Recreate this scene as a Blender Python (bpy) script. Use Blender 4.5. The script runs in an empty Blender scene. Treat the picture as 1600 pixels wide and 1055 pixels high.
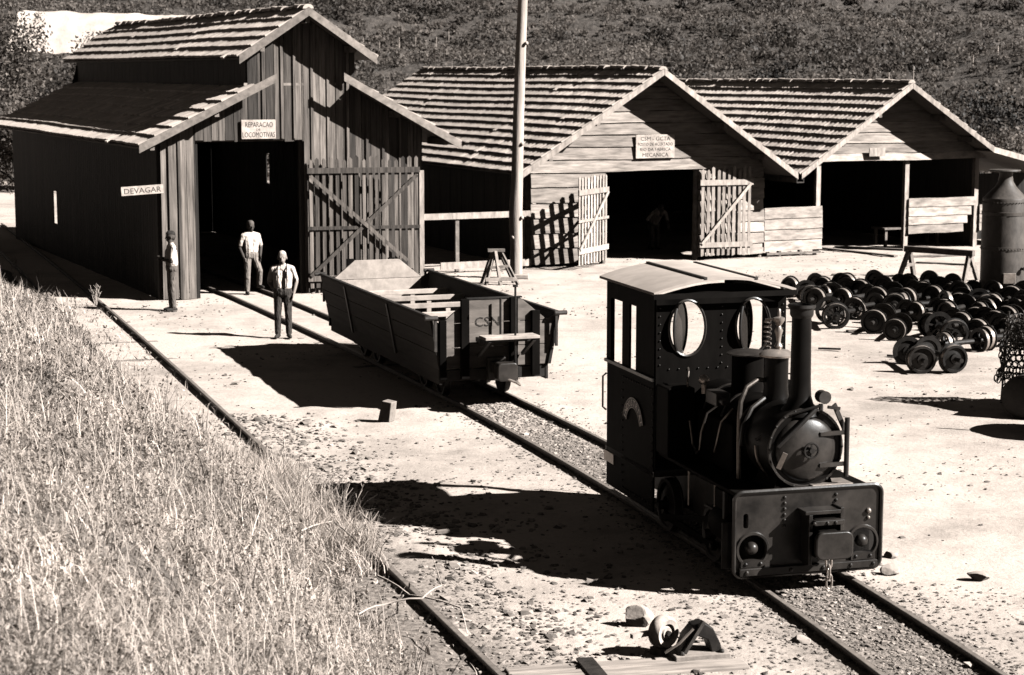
import bpy, bmesh, math, random
import numpy as np
from mathutils import Vector, Matrix
R = math.radians
random.seed(7); rng = np.random.default_rng(11)
scene = bpy.context.scene
col = scene.collection

# ------------------------------------------------------------------ camera, sky, sun, exposure
cam = bpy.data.objects.new('camera', bpy.data.cameras.new('camera')); col.objects.link(cam)
cam.data.sensor_fit = 'HORIZONTAL'; cam.data.sensor_width = 36.0; cam.data.lens = 67.5
cam.data.clip_start = 0.1; cam.data.clip_end = 2000
cam.location = (0, 0, 5.2); cam.rotation_euler = (R(90 - 7.885), 0, 0)
scene.camera = cam
SUN_EL, SUN_B = 34.5, 17.0            # elevation; bearing clockwise from +X towards the viewer
world = bpy.data.worlds.new('World'); scene.world = world; world.use_nodes = True
wn = world.node_tree.nodes; wl = world.node_tree.links
for n in list(wn): wn.remove(n)
sky = wn.new('ShaderNodeTexSky'); sky.sky_type = 'NISHITA'; sky.sun_disc = False
sky.sun_elevation = R(SUN_EL); sky.sun_rotation = R(90 + SUN_B)
sky.altitude = 1200; sky.air_density = 0.3; sky.dust_density = 0.0; sky.ozone_density = 3.0
hs = wn.new('ShaderNodeSeparateColor')          # monochrome film behind an orange filter sees the sky's red light only
tn = wn.new('ShaderNodeMix'); tn.data_type = 'RGBA'; tn.blend_type = 'MULTIPLY'; tn.inputs[0].default_value = 1
tn.inputs[7].default_value = (1, .90, .82, 1)
bg = wn.new('ShaderNodeBackground'); bg.inputs['Strength'].default_value = 0.05
wo = wn.new('ShaderNodeOutputWorld')
wl.new(sky.outputs[0], hs.inputs[0]); wl.new(hs.outputs[0], tn.inputs[6]); wl.new(tn.outputs[2], bg.inputs[0]); wl.new(bg.outputs[0], wo.inputs[0])
sun = bpy.data.objects.new('sun', bpy.data.lights.new('sun', 'SUN')); col.objects.link(sun)
sun.data.energy = 5.0; sun.data.angle = R(0.5); sun.data.color = (1, .98, .955)
_to = Vector((math.cos(R(SUN_B)) * math.cos(R(SUN_EL)), -math.sin(R(SUN_B)) * math.cos(R(SUN_EL)), math.sin(R(SUN_EL))))
sun.rotation_euler = _to.to_track_quat('Z', 'Y').to_euler(); sun.location = _to * 60
scene.view_settings.view_transform = 'Standard'; scene.view_settings.look = 'None'
scene.view_settings.gamma = 1.0; scene.view_settings.exposure = 1.2
scene.view_settings.use_curve_mapping = False
scene.render.resolution_x = 1024; scene.render.resolution_y = 675
scene.render.engine = 'CYCLES'
scene.cycles.diffuse_bounces = 0; scene.cycles.glossy_bounces = 2; scene.cycles.max_bounces = 6
cam.data.dof.use_dof = True; cam.data.dof.focus_distance = 25.0; cam.data.dof.aperture_fstop = 4.0

# ------------------------------------------------------------------ helpers
def tag(o, label=None, cat=None, group=None, kind=None):
    if label: o['label'] = label
    if cat: o['category'] = cat
    if group: o['group'] = group
    if kind: o['kind'] = kind
    return o
def empty(name, loc=(0, 0, 0), rz=0.0):
    o = bpy.data.objects.new(name, None); col.objects.link(o); o.location = loc; o.rotation_euler = (0, 0, rz)
    o.empty_display_size = .3
    return o
def V(*a): return Vector(a)
class MB:
    def __init__(s): s.v = []; s.f = []
    def add(s, vs, fs):
        b = len(s.v); s.v += [tuple(p) for p in vs]; s.f += [tuple(i + b for i in f) for f in fs]; return s
    def box(s, x0, x1, y0, y1, z0, z1):
        return s.add([(x0,y0,z0),(x1,y0,z0),(x1,y1,z0),(x0,y1,z0),(x0,y0,z1),(x1,y0,z1),(x1,y1,z1),(x0,y1,z1)],
                     [(0,3,2,1),(4,5,6,7),(0,1,5,4),(1,2,6,5),(2,3,7,6),(3,0,4,7)])
    def obox(s, c, a, b, d):
        c, a, b, d = Vector(c), Vector(a), Vector(b), Vector(d)
        vs = [c + i * a + j * b + k * d for k in (-1, 1) for (i, j) in ((-1,-1),(1,-1),(1,1),(-1,1))]
        return s.add(vs, [(0,3,2,1),(4,5,6,7),(0,1,5,4),(1,2,6,5),(2,3,7,6),(3,0,4,7)])
    def bar(s, p, q, w, h, up=(0, 0, 1)):
        p, q = Vector(p), Vector(q); d = (q - p); u = Vector(up)
        x = d.cross(u)
        if x.length < 1e-6: x = d.cross(Vector((1, 0, 0)))
        x.normalize(); z = x.cross(d).normalized()
        return s.obox((p + q) / 2, x * (w / 2), d / 2, z * (h / 2))
    def ring(s, c, ax, r, n, ph=0):
        ax = Vector(ax).normalized(); t = Vector((0, 0, 1)) if abs(ax.z) < .9 else Vector((1, 0, 0))
        x = ax.cross(t).normalized(); y = ax.cross(x)
        return [Vector(c) + r * (math.cos(a) * x + math.sin(a) * y) for a in [ph + 2 * math.pi * i / n for i in range(n)]]
    def cyl(s, p, q, r0, r1=None, n=14, caps=True):
        r1 = r0 if r1 is None else r1; ax = Vector(q) - Vector(p)
        vs = s.ring(p, ax, r0, n) + s.ring(q, ax, r1, n)
        fs = [(i, (i + 1) % n, n + (i + 1) % n, n + i) for i in range(n)]
        if caps: fs += [tuple(reversed(range(n))), tuple(range(n, 2 * n))]
        return s.add(vs, fs)
    def lathe(s, prof, o=(0, 0, 0), ax=(0, 0, 1), n=24, caps=True):
        ax = Vector(ax).normalized(); vs = []
        for r, h in prof: vs += s.ring(Vector(o) + ax * h, ax, max(r, 1e-4), n)
        fs = []
        for k in range(len(prof) - 1):
            for i in range(n):
                j = (i + 1) % n; fs.append((k*n+i, k*n+j, (k+1)*n+j, (k+1)*n+i))
        if caps: fs += [tuple(reversed(range(n))), tuple(range((len(prof)-1)*n, len(prof)*n))]
        return s.add(vs, fs)
    def tube(s, pts, r, n=8):
        pts = [Vector(p) for p in pts]; rs = r if isinstance(r, (list, tuple)) else [r] * len(pts)
        vs = []; px = None
        for i, p in enumerate(pts):
            d = (pts[min(i+1, len(pts)-1)] - pts[max(i-1, 0)]).normalized()
            if px is None:
                t = Vector((0,0,1)) if abs(d.z) < .9 else Vector((1,0,0)); px = d.cross(t).normalized()
            else: px = (px - d * px.dot(d)).normalized()
            y = d.cross(px)
            vs += [p + rs[i] * (math.cos(2*math.pi*k/n) * px + math.sin(2*math.pi*k/n) * y) for k in range(n)]
        fs = []
        for i in range(len(pts) - 1):
            for k in range(n):
                j = (k + 1) % n; fs.append((i*n+k, i*n+j, (i+1)*n+j, (i+1)*n+k))
        fs += [tuple(reversed(range(n))), tuple(range((len(pts)-1)*n, len(pts)*n))]
        return s.add(vs, fs)
    def torus(s, c, ax, RR, r, n=20, m=8, a0=0, a1=2*math.pi):
        ax = Vector(ax).normalized(); t = Vector((0,0,1)) if abs(ax.z) < .9 else Vector((1,0,0))
        x = ax.cross(t).normalized(); y = ax.cross(x); full = abs(a1 - a0 - 2*math.pi) < 1e-6
        N = n if full else n + 1; vs = []
        for i in range(N):
            a = a0 + (a1 - a0) * i / n; d = math.cos(a) * x + math.sin(a) * y
            for k in range(m):
                b = 2*math.pi*k/m; vs.append(Vector(c) + d * (RR + r*math.cos(b)) + ax * r*math.sin(b))
        fs = []
        for i in range(n):
            i2 = (i + 1) % N
            for k in range(m):
                k2 = (k + 1) % m; fs.append((i*m+k, i2*m+k, i2*m+k2, i*m+k2))
        return s.add(vs, fs)
    def sphere(s, c, r, n=12, m=8, sc=(1,1,1)):
        vs = []; fs = []
        for i in range(m + 1):
            t = math.pi * i / m
            for k in range(n):
                p = 2*math.pi*k/n; rr = max(math.sin(t), 1e-3)
                vs.append((c[0]+r*sc[0]*rr*math.cos(p), c[1]+r*sc[1]*rr*math.sin(p), c[2]+r*sc[2]*math.cos(t)))
        for i in range(m):
            for k in range(n):
                j = (k+1) % n; fs.append((i*n+k, (i+1)*n+k, (i+1)*n+j, i*n+j))
        return s.add(vs, fs)
    def prism(s, poly, fn, w0, w1):
        n = len(poly); vs = [fn(a, b, w0) for a, b in poly] + [fn(a, b, w1) for a, b in poly]
        fs = [tuple(range(n)), tuple(reversed(range(n, 2*n)))] + [(i, n+i, n+(i+1) % n, (i+1) % n) for i in range(n)]
        return s.add(vs, fs)
    def holed(s, outer, holes, fn, w0, w1):
        bm = bmesh.new()
        for loop in [outer] + holes:
            vv = [bm.verts.new((a, b, 0)) for a, b in loop]
            for i in range(len(vv)): bm.edges.new((vv[i], vv[(i+1) % len(vv)]))
        bmesh.ops.triangle_fill(bm, edges=list(bm.edges), use_beauty=True)
        bm.verts.index_update(); vs = [v.co.copy() for v in bm.verts]; N = len(vs)
        tri = [tuple(v.index for v in f.verts) for f in bm.faces]
        fs = tri + [tuple(N + i for i in reversed(t)) for t in tri]
        for e in bm.edges:
            if len(e.link_faces) == 1:
                a, b = e.verts[0].index, e.verts[1].index; fs.append((a, b, N+b, N+a))
        bm.free()
        return s.add([fn(v.x, v.y, w0) for v in vs] + [fn(v.x, v.y, w1) for v in vs], fs)
    def build(s, name, m, parent=None, smooth=35, fix=True, bevel=0):
        me = bpy.data.meshes.new(name); me.from_pydata(s.v, [], s.f)
        if fix:
            bm = bmesh.new(); bm.from_mesh(me); bmesh.ops.recalc_face_normals(bm, faces=bm.faces); bm.to_mesh(me); bm.free()
        me.materials.append(m)
        if smooth: me.shade_smooth(); me.set_sharp_from_angle(angle=R(smooth))
        o = bpy.data.objects.new(name, me); col.objects.link(o); o.parent = parent
        if bevel:
            b = o.modifiers.new('bevel', 'BEVEL'); b.width = bevel; b.segments = 2; b.limit_method = 'ANGLE'
        return o
def rawmesh(name, verts, faces, m, kind=None, parent=None, smooth=False):
    """verts (N,3) array, faces (M,k) array, one object"""
    verts = np.asarray(verts, np.float32); faces = np.asarray(faces, np.int32); k = faces.shape[1]
    me = bpy.data.meshes.new(name); me.vertices.add(len(verts)); me.vertices.foreach_set('co', verts.ravel())
    me.loops.add(faces.size); me.loops.foreach_set('vertex_index', faces.ravel())
    me.polygons.add(len(faces)); me.polygons.foreach_set('loop_start', np.arange(0, faces.size, k, dtype=np.int32))
    try: me.polygons.foreach_set('loop_total', np.full(len(faces), k, np.int32))
    except Exception: pass
    me.polygons.foreach_set('use_smooth', np.full(len(faces), smooth))
    me.update(calc_edges=True); me.validate(); me.materials.append(m)
    o = bpy.data.objects.new(name, me); col.objects.link(o); o.parent = parent
    if kind: o['kind'] = kind
    return o
def copy_tree(o, parent=None):
    c = o.copy(); col.objects.link(c); c.parent = parent
    for ch in list(o.children): copy_tree(ch, c)
    return c

# value noise
_perm = rng.random((256, 256))
def vnoise(x, y):
    xi = np.floor(x).astype(int); yi = np.floor(y).astype(int); fx = x - xi; fy = y - yi
    fx = fx*fx*(3-2*fx); fy = fy*fy*(3-2*fy)
    g = lambda a, b: _perm[a % 256, b % 256]
    return (g(xi,yi)*(1-fx)+g(xi+1,yi)*fx)*(1-fy) + (g(xi,yi+1)*(1-fx)+g(xi+1,yi+1)*fx)*fy
def fbm(x, y, o=4):
    t = 0; a = .5
    for i in range(o): t = t + a * (vnoise(x * 2**i + 17*i, y * 2**i + 5*i) - .5); a *= .5
    return t

# ------------------------------------------------------------------ materials (sepia tones; v = reflectance)
def T(v): return (v, v * .865, v * .765, 1)
def newmat(name):
    m = bpy.data.materials.new(name); m.use_nodes = True; nt = m.node_tree
    b = nt.nodes['Principled BSDF']; return m, nt, b
def N_(nt, t, **kw):
    n = nt.nodes.new(t)
    for k, v in kw.items(): setattr(n, k, v)
    return n
def math_(nt, op, a, b=None):
    n = N_(nt, 'ShaderNodeMath', operation=op)
    for i, x in enumerate((a, b)):
        if x is None: continue
        if isinstance(x, (int, float)): n.inputs[i].default_value = x
        else: nt.links.new(x, n.inputs[i])
    return n.outputs[0]
def grain(name, lo, hi, scale=(8, 8, 8), rnd=.25, rough=.85, bump=.3, metallic=0, spec=.3, coord='object', detail=6, island=False, dist=.02, fine=None, lo_pos=.3, hi_pos=.7, transl=0):
    m, nt, b = newmat(name); L = nt.links.new
    oi = N_(nt, 'ShaderNodeObjectInfo'); ge = N_(nt, 'ShaderNodeNewGeometry')
    rv = ge.outputs['Random Per Island'] if island else oi.outputs['Random']
    if coord == 'world': src = ge.outputs['Position']
    else: src = N_(nt, 'ShaderNodeTexCoord').outputs['Object']
    va = N_(nt, 'ShaderNodeVectorMath', operation='ADD'); L(src, va.inputs[0])
    cx = N_(nt, 'ShaderNodeCombineXYZ'); off = math_(nt, 'MULTIPLY', rv, 57.3)
    for i in range(3): L(off, cx.inputs[i])
    if coord != 'world': L(cx.outputs[0], va.inputs[1])
    mp = N_(nt, 'ShaderNodeMapping'); mp.inputs['Scale'].default_value = scale; L(va.outputs[0], mp.inputs[0])
    nz = N_(nt, 'ShaderNodeTexNoise'); nz.inputs['Scale'].default_value = 1; nz.inputs['Detail'].default_value = detail; nz.inputs['Roughness'].default_value = .62
    L(mp.outputs[0], nz.inputs['Vector'])
    rp = N_(nt, 'ShaderNodeValToRGB'); rp.color_ramp.elements[0].position = lo_pos; rp.color_ramp.elements[1].position = hi_pos
    rp.color_ramp.elements[0].color = T(lo); rp.color_ramp.elements[1].color = T(hi); L(nz.outputs[0], rp.inputs[0])
    # second, larger mottling
    n2 = N_(nt, 'ShaderNodeTexNoise'); n2.inputs['Scale'].default_value = 1.3; n2.inputs['Detail'].default_value = 3; L(va.outputs[0], n2.inputs['Vector'])
    k = math_(nt, 'ADD', math_(nt, 'MULTIPLY', rv, 2 * rnd), 1 - rnd)
    k = math_(nt, 'MULTIPLY', k, math_(nt, 'ADD', math_(nt, 'MULTIPLY', n2.outputs[0], .5), .75))
    mx = N_(nt, 'ShaderNodeMix', data_type='RGBA', blend_type='MULTIPLY'); mx.inputs[0].default_value = 1
    L(rp.outputs[0], mx.inputs[6]); L(k, mx.inputs[7]); L(mx.outputs[2], b.inputs['Base Color'])
    b.inputs['Roughness'].default_value = rough; b.inputs['Metallic'].default_value = metallic; b.inputs['Specular IOR Level'].default_value = spec
    if transl:
        tr = N_(nt, 'ShaderNodeBsdfTranslucent'); L(mx.outputs[2], tr.inputs[0]); ms = N_(nt, 'ShaderNodeMixShader'); ms.inputs[0].default_value = transl
        out = [n for n in nt.nodes if n.type == 'OUTPUT_MATERIAL'][0]; L(b.outputs[0], ms.inputs[1]); L(tr.outputs[0], ms.inputs[2]); L(ms.outputs[0], out.inputs[0])
    if bump:
        bp = N_(nt, 'ShaderNodeBump'); bp.inputs['Strength'].default_value = bump; bp.inputs['Distance'].default_value = dist
        L(nz.outputs[0], bp.inputs['Height']); L(bp.outputs[0], b.inputs['Normal'])
    return m
M = {}
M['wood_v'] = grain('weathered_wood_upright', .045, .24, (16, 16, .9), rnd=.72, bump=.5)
M['wood_shaded'] = grain('shaded_wood_upright', .008, .035, (14, 14, .8), rnd=.4, bump=.4)  # same boards as the fronts, with the walls' shade put into the colour
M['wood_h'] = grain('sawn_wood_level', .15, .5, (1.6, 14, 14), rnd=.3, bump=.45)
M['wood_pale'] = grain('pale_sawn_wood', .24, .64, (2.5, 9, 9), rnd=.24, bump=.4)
M['wood_any'] = grain('grey_timber', .14, .34, (6, 6, 6), rnd=.3, bump=.4)
M['wood_pale_any'] = grain('bleached_timber', .26, .62, (9, 9, 3), rnd=.25, bump=.3)
M['pole'] = grain('barked_log', .35, .65, (9, 9, .8), rnd=.1, bump=.7, dist=.03)
M['tile'] = grain('clay_tile', .42, .64, (3, 3, 3), rnd=.22, bump=.25, coord='world', island=False)
M['deck'] = grain('roof_boarding', .05, .1, (4, 4, 4), bump=.2)
M['loco'] = grain('black_loco_paint', .003, .008, (3, 3, 3), rnd=.1, rough=.4, bump=.06, spec=.1)
M['loco_matte'] = grain('sooty_black_sheet', .002, .009, (2.5, 2.5, .8), rnd=.1, rough=.65, bump=.25, spec=.02)
M['pipe'] = grain('dull_pipe', .06, .2, (9, 9, 9), rnd=.3, rough=.35, bump=.05, metallic=.7)
M['iron'] = grain('dark_iron', .008, .03, (7, 7, 7), rnd=.4, rough=.55, bump=.2, spec=.25)
M['rust'] = grain('rusty_iron', .018, .06, (9, 9, 9), rnd=.4, rough=.6, bump=.3, spec=.3)
M['wheel'] = grain('dark_wheel_iron', .007, .028, (9, 9, 9), rnd=.5, rough=.5, bump=.3, spec=.25)
M['boiler'] = grain('grey_boiler_iron', .05, .13, (6, 6, 3), rnd=.1, rough=.55, bump=.25, spec=.3)
M['steel'] = grain('worn_steel', .22, .42, (12, 12, 12), rnd=.2, rough=.4, bump=.1, metallic=.45)
M['brass'] = grain('dull_brass', .3, .5, (8, 8, 8), rnd=.15, rough=.35, bump=.06, metallic=.5)
M['loco_plate'] = grain('worn_grey_plate', .006, .05, (3.5, 3.5, 3.5), rnd=.1, rough=.36, bump=.2, spec=.35)
M['cabroof'] = grain('dusty_sheet_metal', .4, .52, (4, 4, 4), rnd=.08, rough=.7, bump=.1)
M['rail'] = grain('rail_steel', .05, .13, (10, 10, 10), rnd=.1, rough=.6, bump=.2, metallic=.1)
M['railtop'] = grain('rail_head', .16, .3, (10, 10, 10), rnd=.1, rough=.5, bump=.1, metallic=.1)
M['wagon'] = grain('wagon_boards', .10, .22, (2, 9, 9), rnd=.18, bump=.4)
M['wagon_shaded'] = grain('shaded_wagon_boards', .012, .035, (5, 1, 6), rnd=.2, bump=.4)  # near-black: shade of the wagon's sides and underside is in the colour
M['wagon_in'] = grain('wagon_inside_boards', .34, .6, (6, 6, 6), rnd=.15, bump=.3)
M['sign'] = grain('sign_white_paint', .3, .68, (5, 5, 5), rnd=.05, bump=.1)
M['ink'] = grain('sign_dark_paint', .04, .08, (9, 9, 9), rnd=.05, bump=0)
M['stencil'] = grain('stencil_paint', .02, .05, (9, 9, 9), rnd=.05, bump=0)
M['stone'] = grain('stone', .4, .66, (5, 5, 5), rnd=.25, bump=.5, island=True)
M['gravel'] = grain('gravel', .12, .4, (3, 3, 3), rnd=.5, bump=.2, island=True)
M['shirt'] = grain('white_shirt', .62, .8, (14, 14, 7), rnd=.05, bump=1.0, dist=.05, detail=2)
M['trouser'] = grain('dark_trousers', .03, .06, (15, 15, 6), rnd=.2, bump=1.0, dist=.05, detail=2)
M['trouser_pale'] = grain('khaki_trousers', .2, .3, (15, 15, 6), rnd=.1, bump=1.0, dist=.05, detail=2)
M['trouser_mid'] = grain('brown_trousers', .1, .16, (15, 15, 6), rnd=.1, bump=1.0, dist=.05, detail=2)
M['skin'] = grain('skin_tan', .28, .36, (8, 8, 8), rnd=.1, bump=.05)
M['skin_dark'] = grain('skin_deep', .06, .1, (8, 8, 8), rnd=.1, bump=.05)
M['hair'] = grain('dark_hair', .012, .03, (30, 30, 30), rnd=.1, bump=.3)
M['hair_white'] = grain('white_hair', .5, .7, (30, 30, 30), rnd=.1, bump=.3)
M['shoe'] = grain('shoe_leather', .02, .04, (9, 9, 9), rnd=.1, bump=.1)
M['felt'] = grain('hat_felt', .1, .18, (9, 9, 9), rnd=.1, bump=.1)
M['hillsoil'] = grain('hill_soil', .035, .11, (1.1, 1.1, 1.1), rnd=0, bump=.8, coord='world', dist=.5, detail=9)
M['banksoil'] = grain('bank_soil', .07, .2, (5, 5, 5), rnd=0, bump=.6, coord='world', dist=.06)
M['paleearth'] = grain('pale_cut_earth', .5, .7, (.5, .5, .5), rnd=0, bump=.5, coord='world', dist=.25, detail=8)
M['leaf'] = grain('scrub_leaf', .09, .22, (.12, .12, .12), rnd=.45, transl=.42, bump=0, coord='world', island=True, rough=.7)
M['leaf_dark'] = grain('dark_leaf', .045, .12, (.6, .6, .6), rnd=.5, transl=.35, bump=0, coord='world', island=True, rough=.6)
M['leaf_black'] = grain('evergreen_leaf', .008, .03, (.6, .6, .6), rnd=.5, bump=0, coord='world', island=True, rough=.7)
M['leaf_mid'] = grain('grey_leaf', .09, .22, (.6, .6, .6), rnd=.45, transl=.4, bump=0, coord='world', island=True, rough=.7)
M['bark'] = grain('bark', .05, .12, (8, 8, 2), bump=.5)
M['straw'] = grain('dry_grass', .34, .86, (1.1, 1.1, 1.1), rnd=.42, transl=.3, bump=0, coord='world', island=True, rough=.6)
M['weed'] = grain('weed_leaf', .16, .55, (1.1, 1.1, 1.1), rnd=.5, transl=.3, bump=0, coord='world', island=True, rough=.6)
M['stem'] = grain('dry_stem', .42, .62, (3, 3, 3), rnd=.2, bump=0, coord='world', island=True)
m, nt, b = newmat('pane_glass'); M['glass'] = m
b.inputs['Base Color'].default_value = T(.03); b.inputs['Roughness'].default_value = .15; b.inputs['Specular IOR Level'].default_value = .2; b.inputs['Alpha'].default_value = .95

def ground_mat():
    m, nt, b = newmat('dusty_yard'); L = nt.links.new
    ge = N_(nt, 'ShaderNodeNewGeometry'); at = N_(nt, 'ShaderNodeAttribute', attribute_name='ballast')
    def nz(s, d, r=.6):
        n = N_(nt, 'ShaderNodeTexNoise'); n.inputs['Scale'].default_value = s; n.inputs['Detail'].default_value = d; n.inputs['Roughness'].default_value = r
        L(ge.outputs['Position'], n.inputs['Vector']); return n.outputs[0]
    big, mid, fin = nz(.22, 5), nz(1.6, 8, .68), nz(14, 6, .7)
    rp = N_(nt, 'ShaderNodeValToRGB'); e = rp.color_ramp.elements
    e[0].position = .32; e[0].color = T(.30); e[1].position = .54; e[1].color = T(.60)
    s = math_(nt, 'ADD', math_(nt, 'MULTIPLY', big, .6), math_(nt, 'MULTIPLY', mid, .4)); L(s, rp.inputs[0])
    r2 = N_(nt, 'ShaderNodeValToRGB'); e = r2.color_ramp.elements
    e[0].position = .36; e[0].color = (.35, .35, .35, 1); e[1].position = .47; e[1].color = (1, 1, 1, 1); L(fin, r2.inputs[0])
    mx = N_(nt, 'ShaderNodeMix', data_type='RGBA', blend_type='MULTIPLY'); mx.inputs[0].default_value = .3
    L(rp.outputs[0], mx.inputs[6]); L(r2.outputs[0], mx.inputs[7])
    cin = N_(nt, 'ShaderNodeValToRGB'); e = cin.color_ramp.elements
    e[0].position = .35; e[0].color = T(.09); e[1].position = .66; e[1].color = T(.36); L(fin, cin.inputs[0])
    k = math_(nt, 'ADD', at.outputs['Fac'], math_(nt, 'MULTIPLY', math_(nt, 'SUBTRACT', mid, .5), 1.4))
    rk = N_(nt, 'ShaderNodeValToRGB'); rk.color_ramp.elements[0].position = .3; rk.color_ramp.elements[1].position = .75; L(k, rk.inputs[0])
    m2 = N_(nt, 'ShaderNodeMix', data_type='RGBA'); L(rk.outputs[0], m2.inputs[0]); L(mx.outputs[2], m2.inputs[6]); L(cin.outputs[0], m2.inputs[7])
    L(m2.outputs[2], b.inputs['Base Color']); b.inputs['Roughness'].default_value = .95; b.inputs['Specular IOR Level'].default_value = .15
    bp = N_(nt, 'ShaderNodeBump'); bp.inputs['Strength'].default_value = .55; bp.inputs['Distance'].default_value = .04
    L(math_(nt, 'ADD', mid, math_(nt, 'MULTIPLY', fin, .6)), bp.inputs['Height']); L(bp.outputs[0], b.inputs['Normal'])
    return m
M['ground'] = ground_mat()

# ------------------------------------------------------------------ track geometry (plan curves)
TC = [7.488897010420436e-05, -0.01009342298183863, 0.046757298649425134, 5.212808736098921]     # main track centre x(y)
def main_x(y):
    y = np.asarray(y, float); yy = np.clip(y, 8, 44.5); s1 = np.polyval(np.polyder(TC), 44.5); s0 = np.polyval(np.polyder(TC), 8)
    return np.polyval(TC, yy) + np.where(y > 44.5, (y - 44.5) * -.459, 0) + np.where(y < 8, (y - 8) * s0, 0)
_cy = np.array([15.83,17.05,18.13,19.6,25.15,27.75,30.92,34.49,38.97,42.25,61,65.]); _cx = np.array([0,-.47,-.87,-1.34,-3.16,-4.04,-5.01,-6.28,-7.86,-9.15,-15.7,-17.3])
CC = np.polyfit(_cy, _cx, 3)
def curve_x(y):                       # right-hand rail of the curved track
    y = np.asarray(y, float); s0 = np.polyval(np.polyder(CC), 15.)
    return np.where(y < 15, np.polyval(CC, 15.) + (y - 15) * s0, np.polyval(CC, y))
def curve_s(x, y): return (curve_x(y) - x) * .94          # metres to the left of that rail
def ground_z(x, y):
    d1 = np.abs(x - main_x(y)); d2 = np.abs(x - curve_x(y) + .5)
    k = np.clip((np.minimum(d1, d2) - .6) / .8, .12, 1)
    return (fbm(x * .5, y * .5, 3) * .06 + fbm(x * 2.1 + 9, y * 2.1, 3) * .06) * k
def bank_z(x, y):
    s = curve_s(x, y); s0 = .42 + .5 * np.clip((y - 23.5) / 3, 0, 1) + .3 * np.clip((y - 27) / 6, 0, 1) + .38 * np.clip((19.8 - y) / 1.4, 0, 1) + .22 * fbm(x * .35, y * .8, 2)
    h = 3.9 * (1 - np.exp(-np.clip(s - s0, 0, 30) / 4.2)) * np.clip((52 - y) / 22, 0, 1) ** .6
    return np.where(s > s0, h, (s - s0) * .3) + fbm(x * .7, y * .7, 3) * .3 * np.clip(s - s0, 0, 1) - .02

# ------------------------------------------------------------------ ground sheets
def grid(name, xs, ys, zf, m, kind='structure', smooth=True):
    X, Y = np.meshgrid(xs, ys); Z = zf(X, Y); n = len(xs); v = np.stack([X, Y, Z], -1).reshape(-1, 3)
    i = np.arange(len(ys) - 1)[:, None] * n + np.arange(n - 1)[None]; i = i.ravel()
    o = rawmesh(name, v, np.stack([i, i + 1, i + 1 + n, i + n], -1), m, kind, smooth=smooth); return o, X, Y
xs = np.concatenate([np.linspace(-900, -30, 30)[:-1], np.arange(-30, -12, .6), np.arange(-12, 14, .13), np.arange(14, 30, .6), np.linspace(30, 900, 30)])
ys = np.concatenate([np.linspace(-60, 6, 14)[:-1], np.arange(6, 34, .13), np.arange(34, 60, .3), np.linspace(60, 1500, 40)])
gnd, GX, GY = grid('ground', xs, ys, lambda x, y: np.where((y < 66) & (np.abs(x) < 40), ground_z(x, y), 0), M['ground'])
d_main = np.abs(GX - main_x(GY)); d_cur = np.abs(GX - curve_x(GY) + .35)
bal = np.clip(1.15 - d_main / .95, 0, 1) * np.clip((29.5 - GY) / 3, 0, 1) * np.where(GY < 20, 1, .75)
bal = np.maximum(bal, .62 * np.clip(1.1 - np.abs(GX - main_x(GY) + .2) / 1.9, 0, 1) * np.clip((20.5 - GY) / 3, 0, 1))
bal = np.maximum(bal, .8 * np.clip(1.2 - d_cur / 1.35, 0, 1) * np.clip((27 - GY) / 4, 0, 1))
bal = np.maximum(bal, .55 * np.clip(1 - np.abs(GX - main_x(GY) - 2.0) / 2.6, 0, 1) * np.clip((21 - GY) / 4, 0, 1))
bal = np.maximum(bal, .42 * np.clip(fbm(GX * .25 + 5, GY * .25, 3) * 3.2, 0, 1) * np.clip((34 - GY) / 8, 0, 1))
bal = np.maximum(bal, .45 * np.clip((GY - 66) / 20, 0, 1))
bal = np.maximum(bal, .62 * np.clip(1.5 - np.hypot((GX - 10.6) / 4.2, (GY - 41.5) / 4.6), 0, 1))
a = gnd.data.attributes.new('ballast', 'FLOAT', 'POINT'); a.data.foreach_set('value', bal.ravel().astype(np.float32))
grid('embankment', np.arange(-34, 8.2, .3), np.arange(-8, 52, .3), lambda x, y: np.maximum(bank_z(x, y), -.5), M['banksoil'])
def hill_z(x, y):
    base = np.interp(y, [60, 82, 110, 160, 205, 250, 300, 420, 700], [-.6, -.25, .8, 3.2, 6.4, 13, 25, 62, 130])
    k = np.clip((y - 85) / 60, 0, 1)
    return base + k * (fbm(x * .02, y * .03, 4) * 9 + fbm(x * .09, y * .16 + 3, 3) * 2.2 + .9 * np.sin(y * .19 + x * .02 + 3 * fbm(x * .03, y * .03, 2)))
grid('hillside', np.arange(-260, 261, 2.5), np.concatenate([np.arange(64, 300, 1.6), np.arange(300, 700, 8)]), hill_z, M['hillsoil'])

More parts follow.
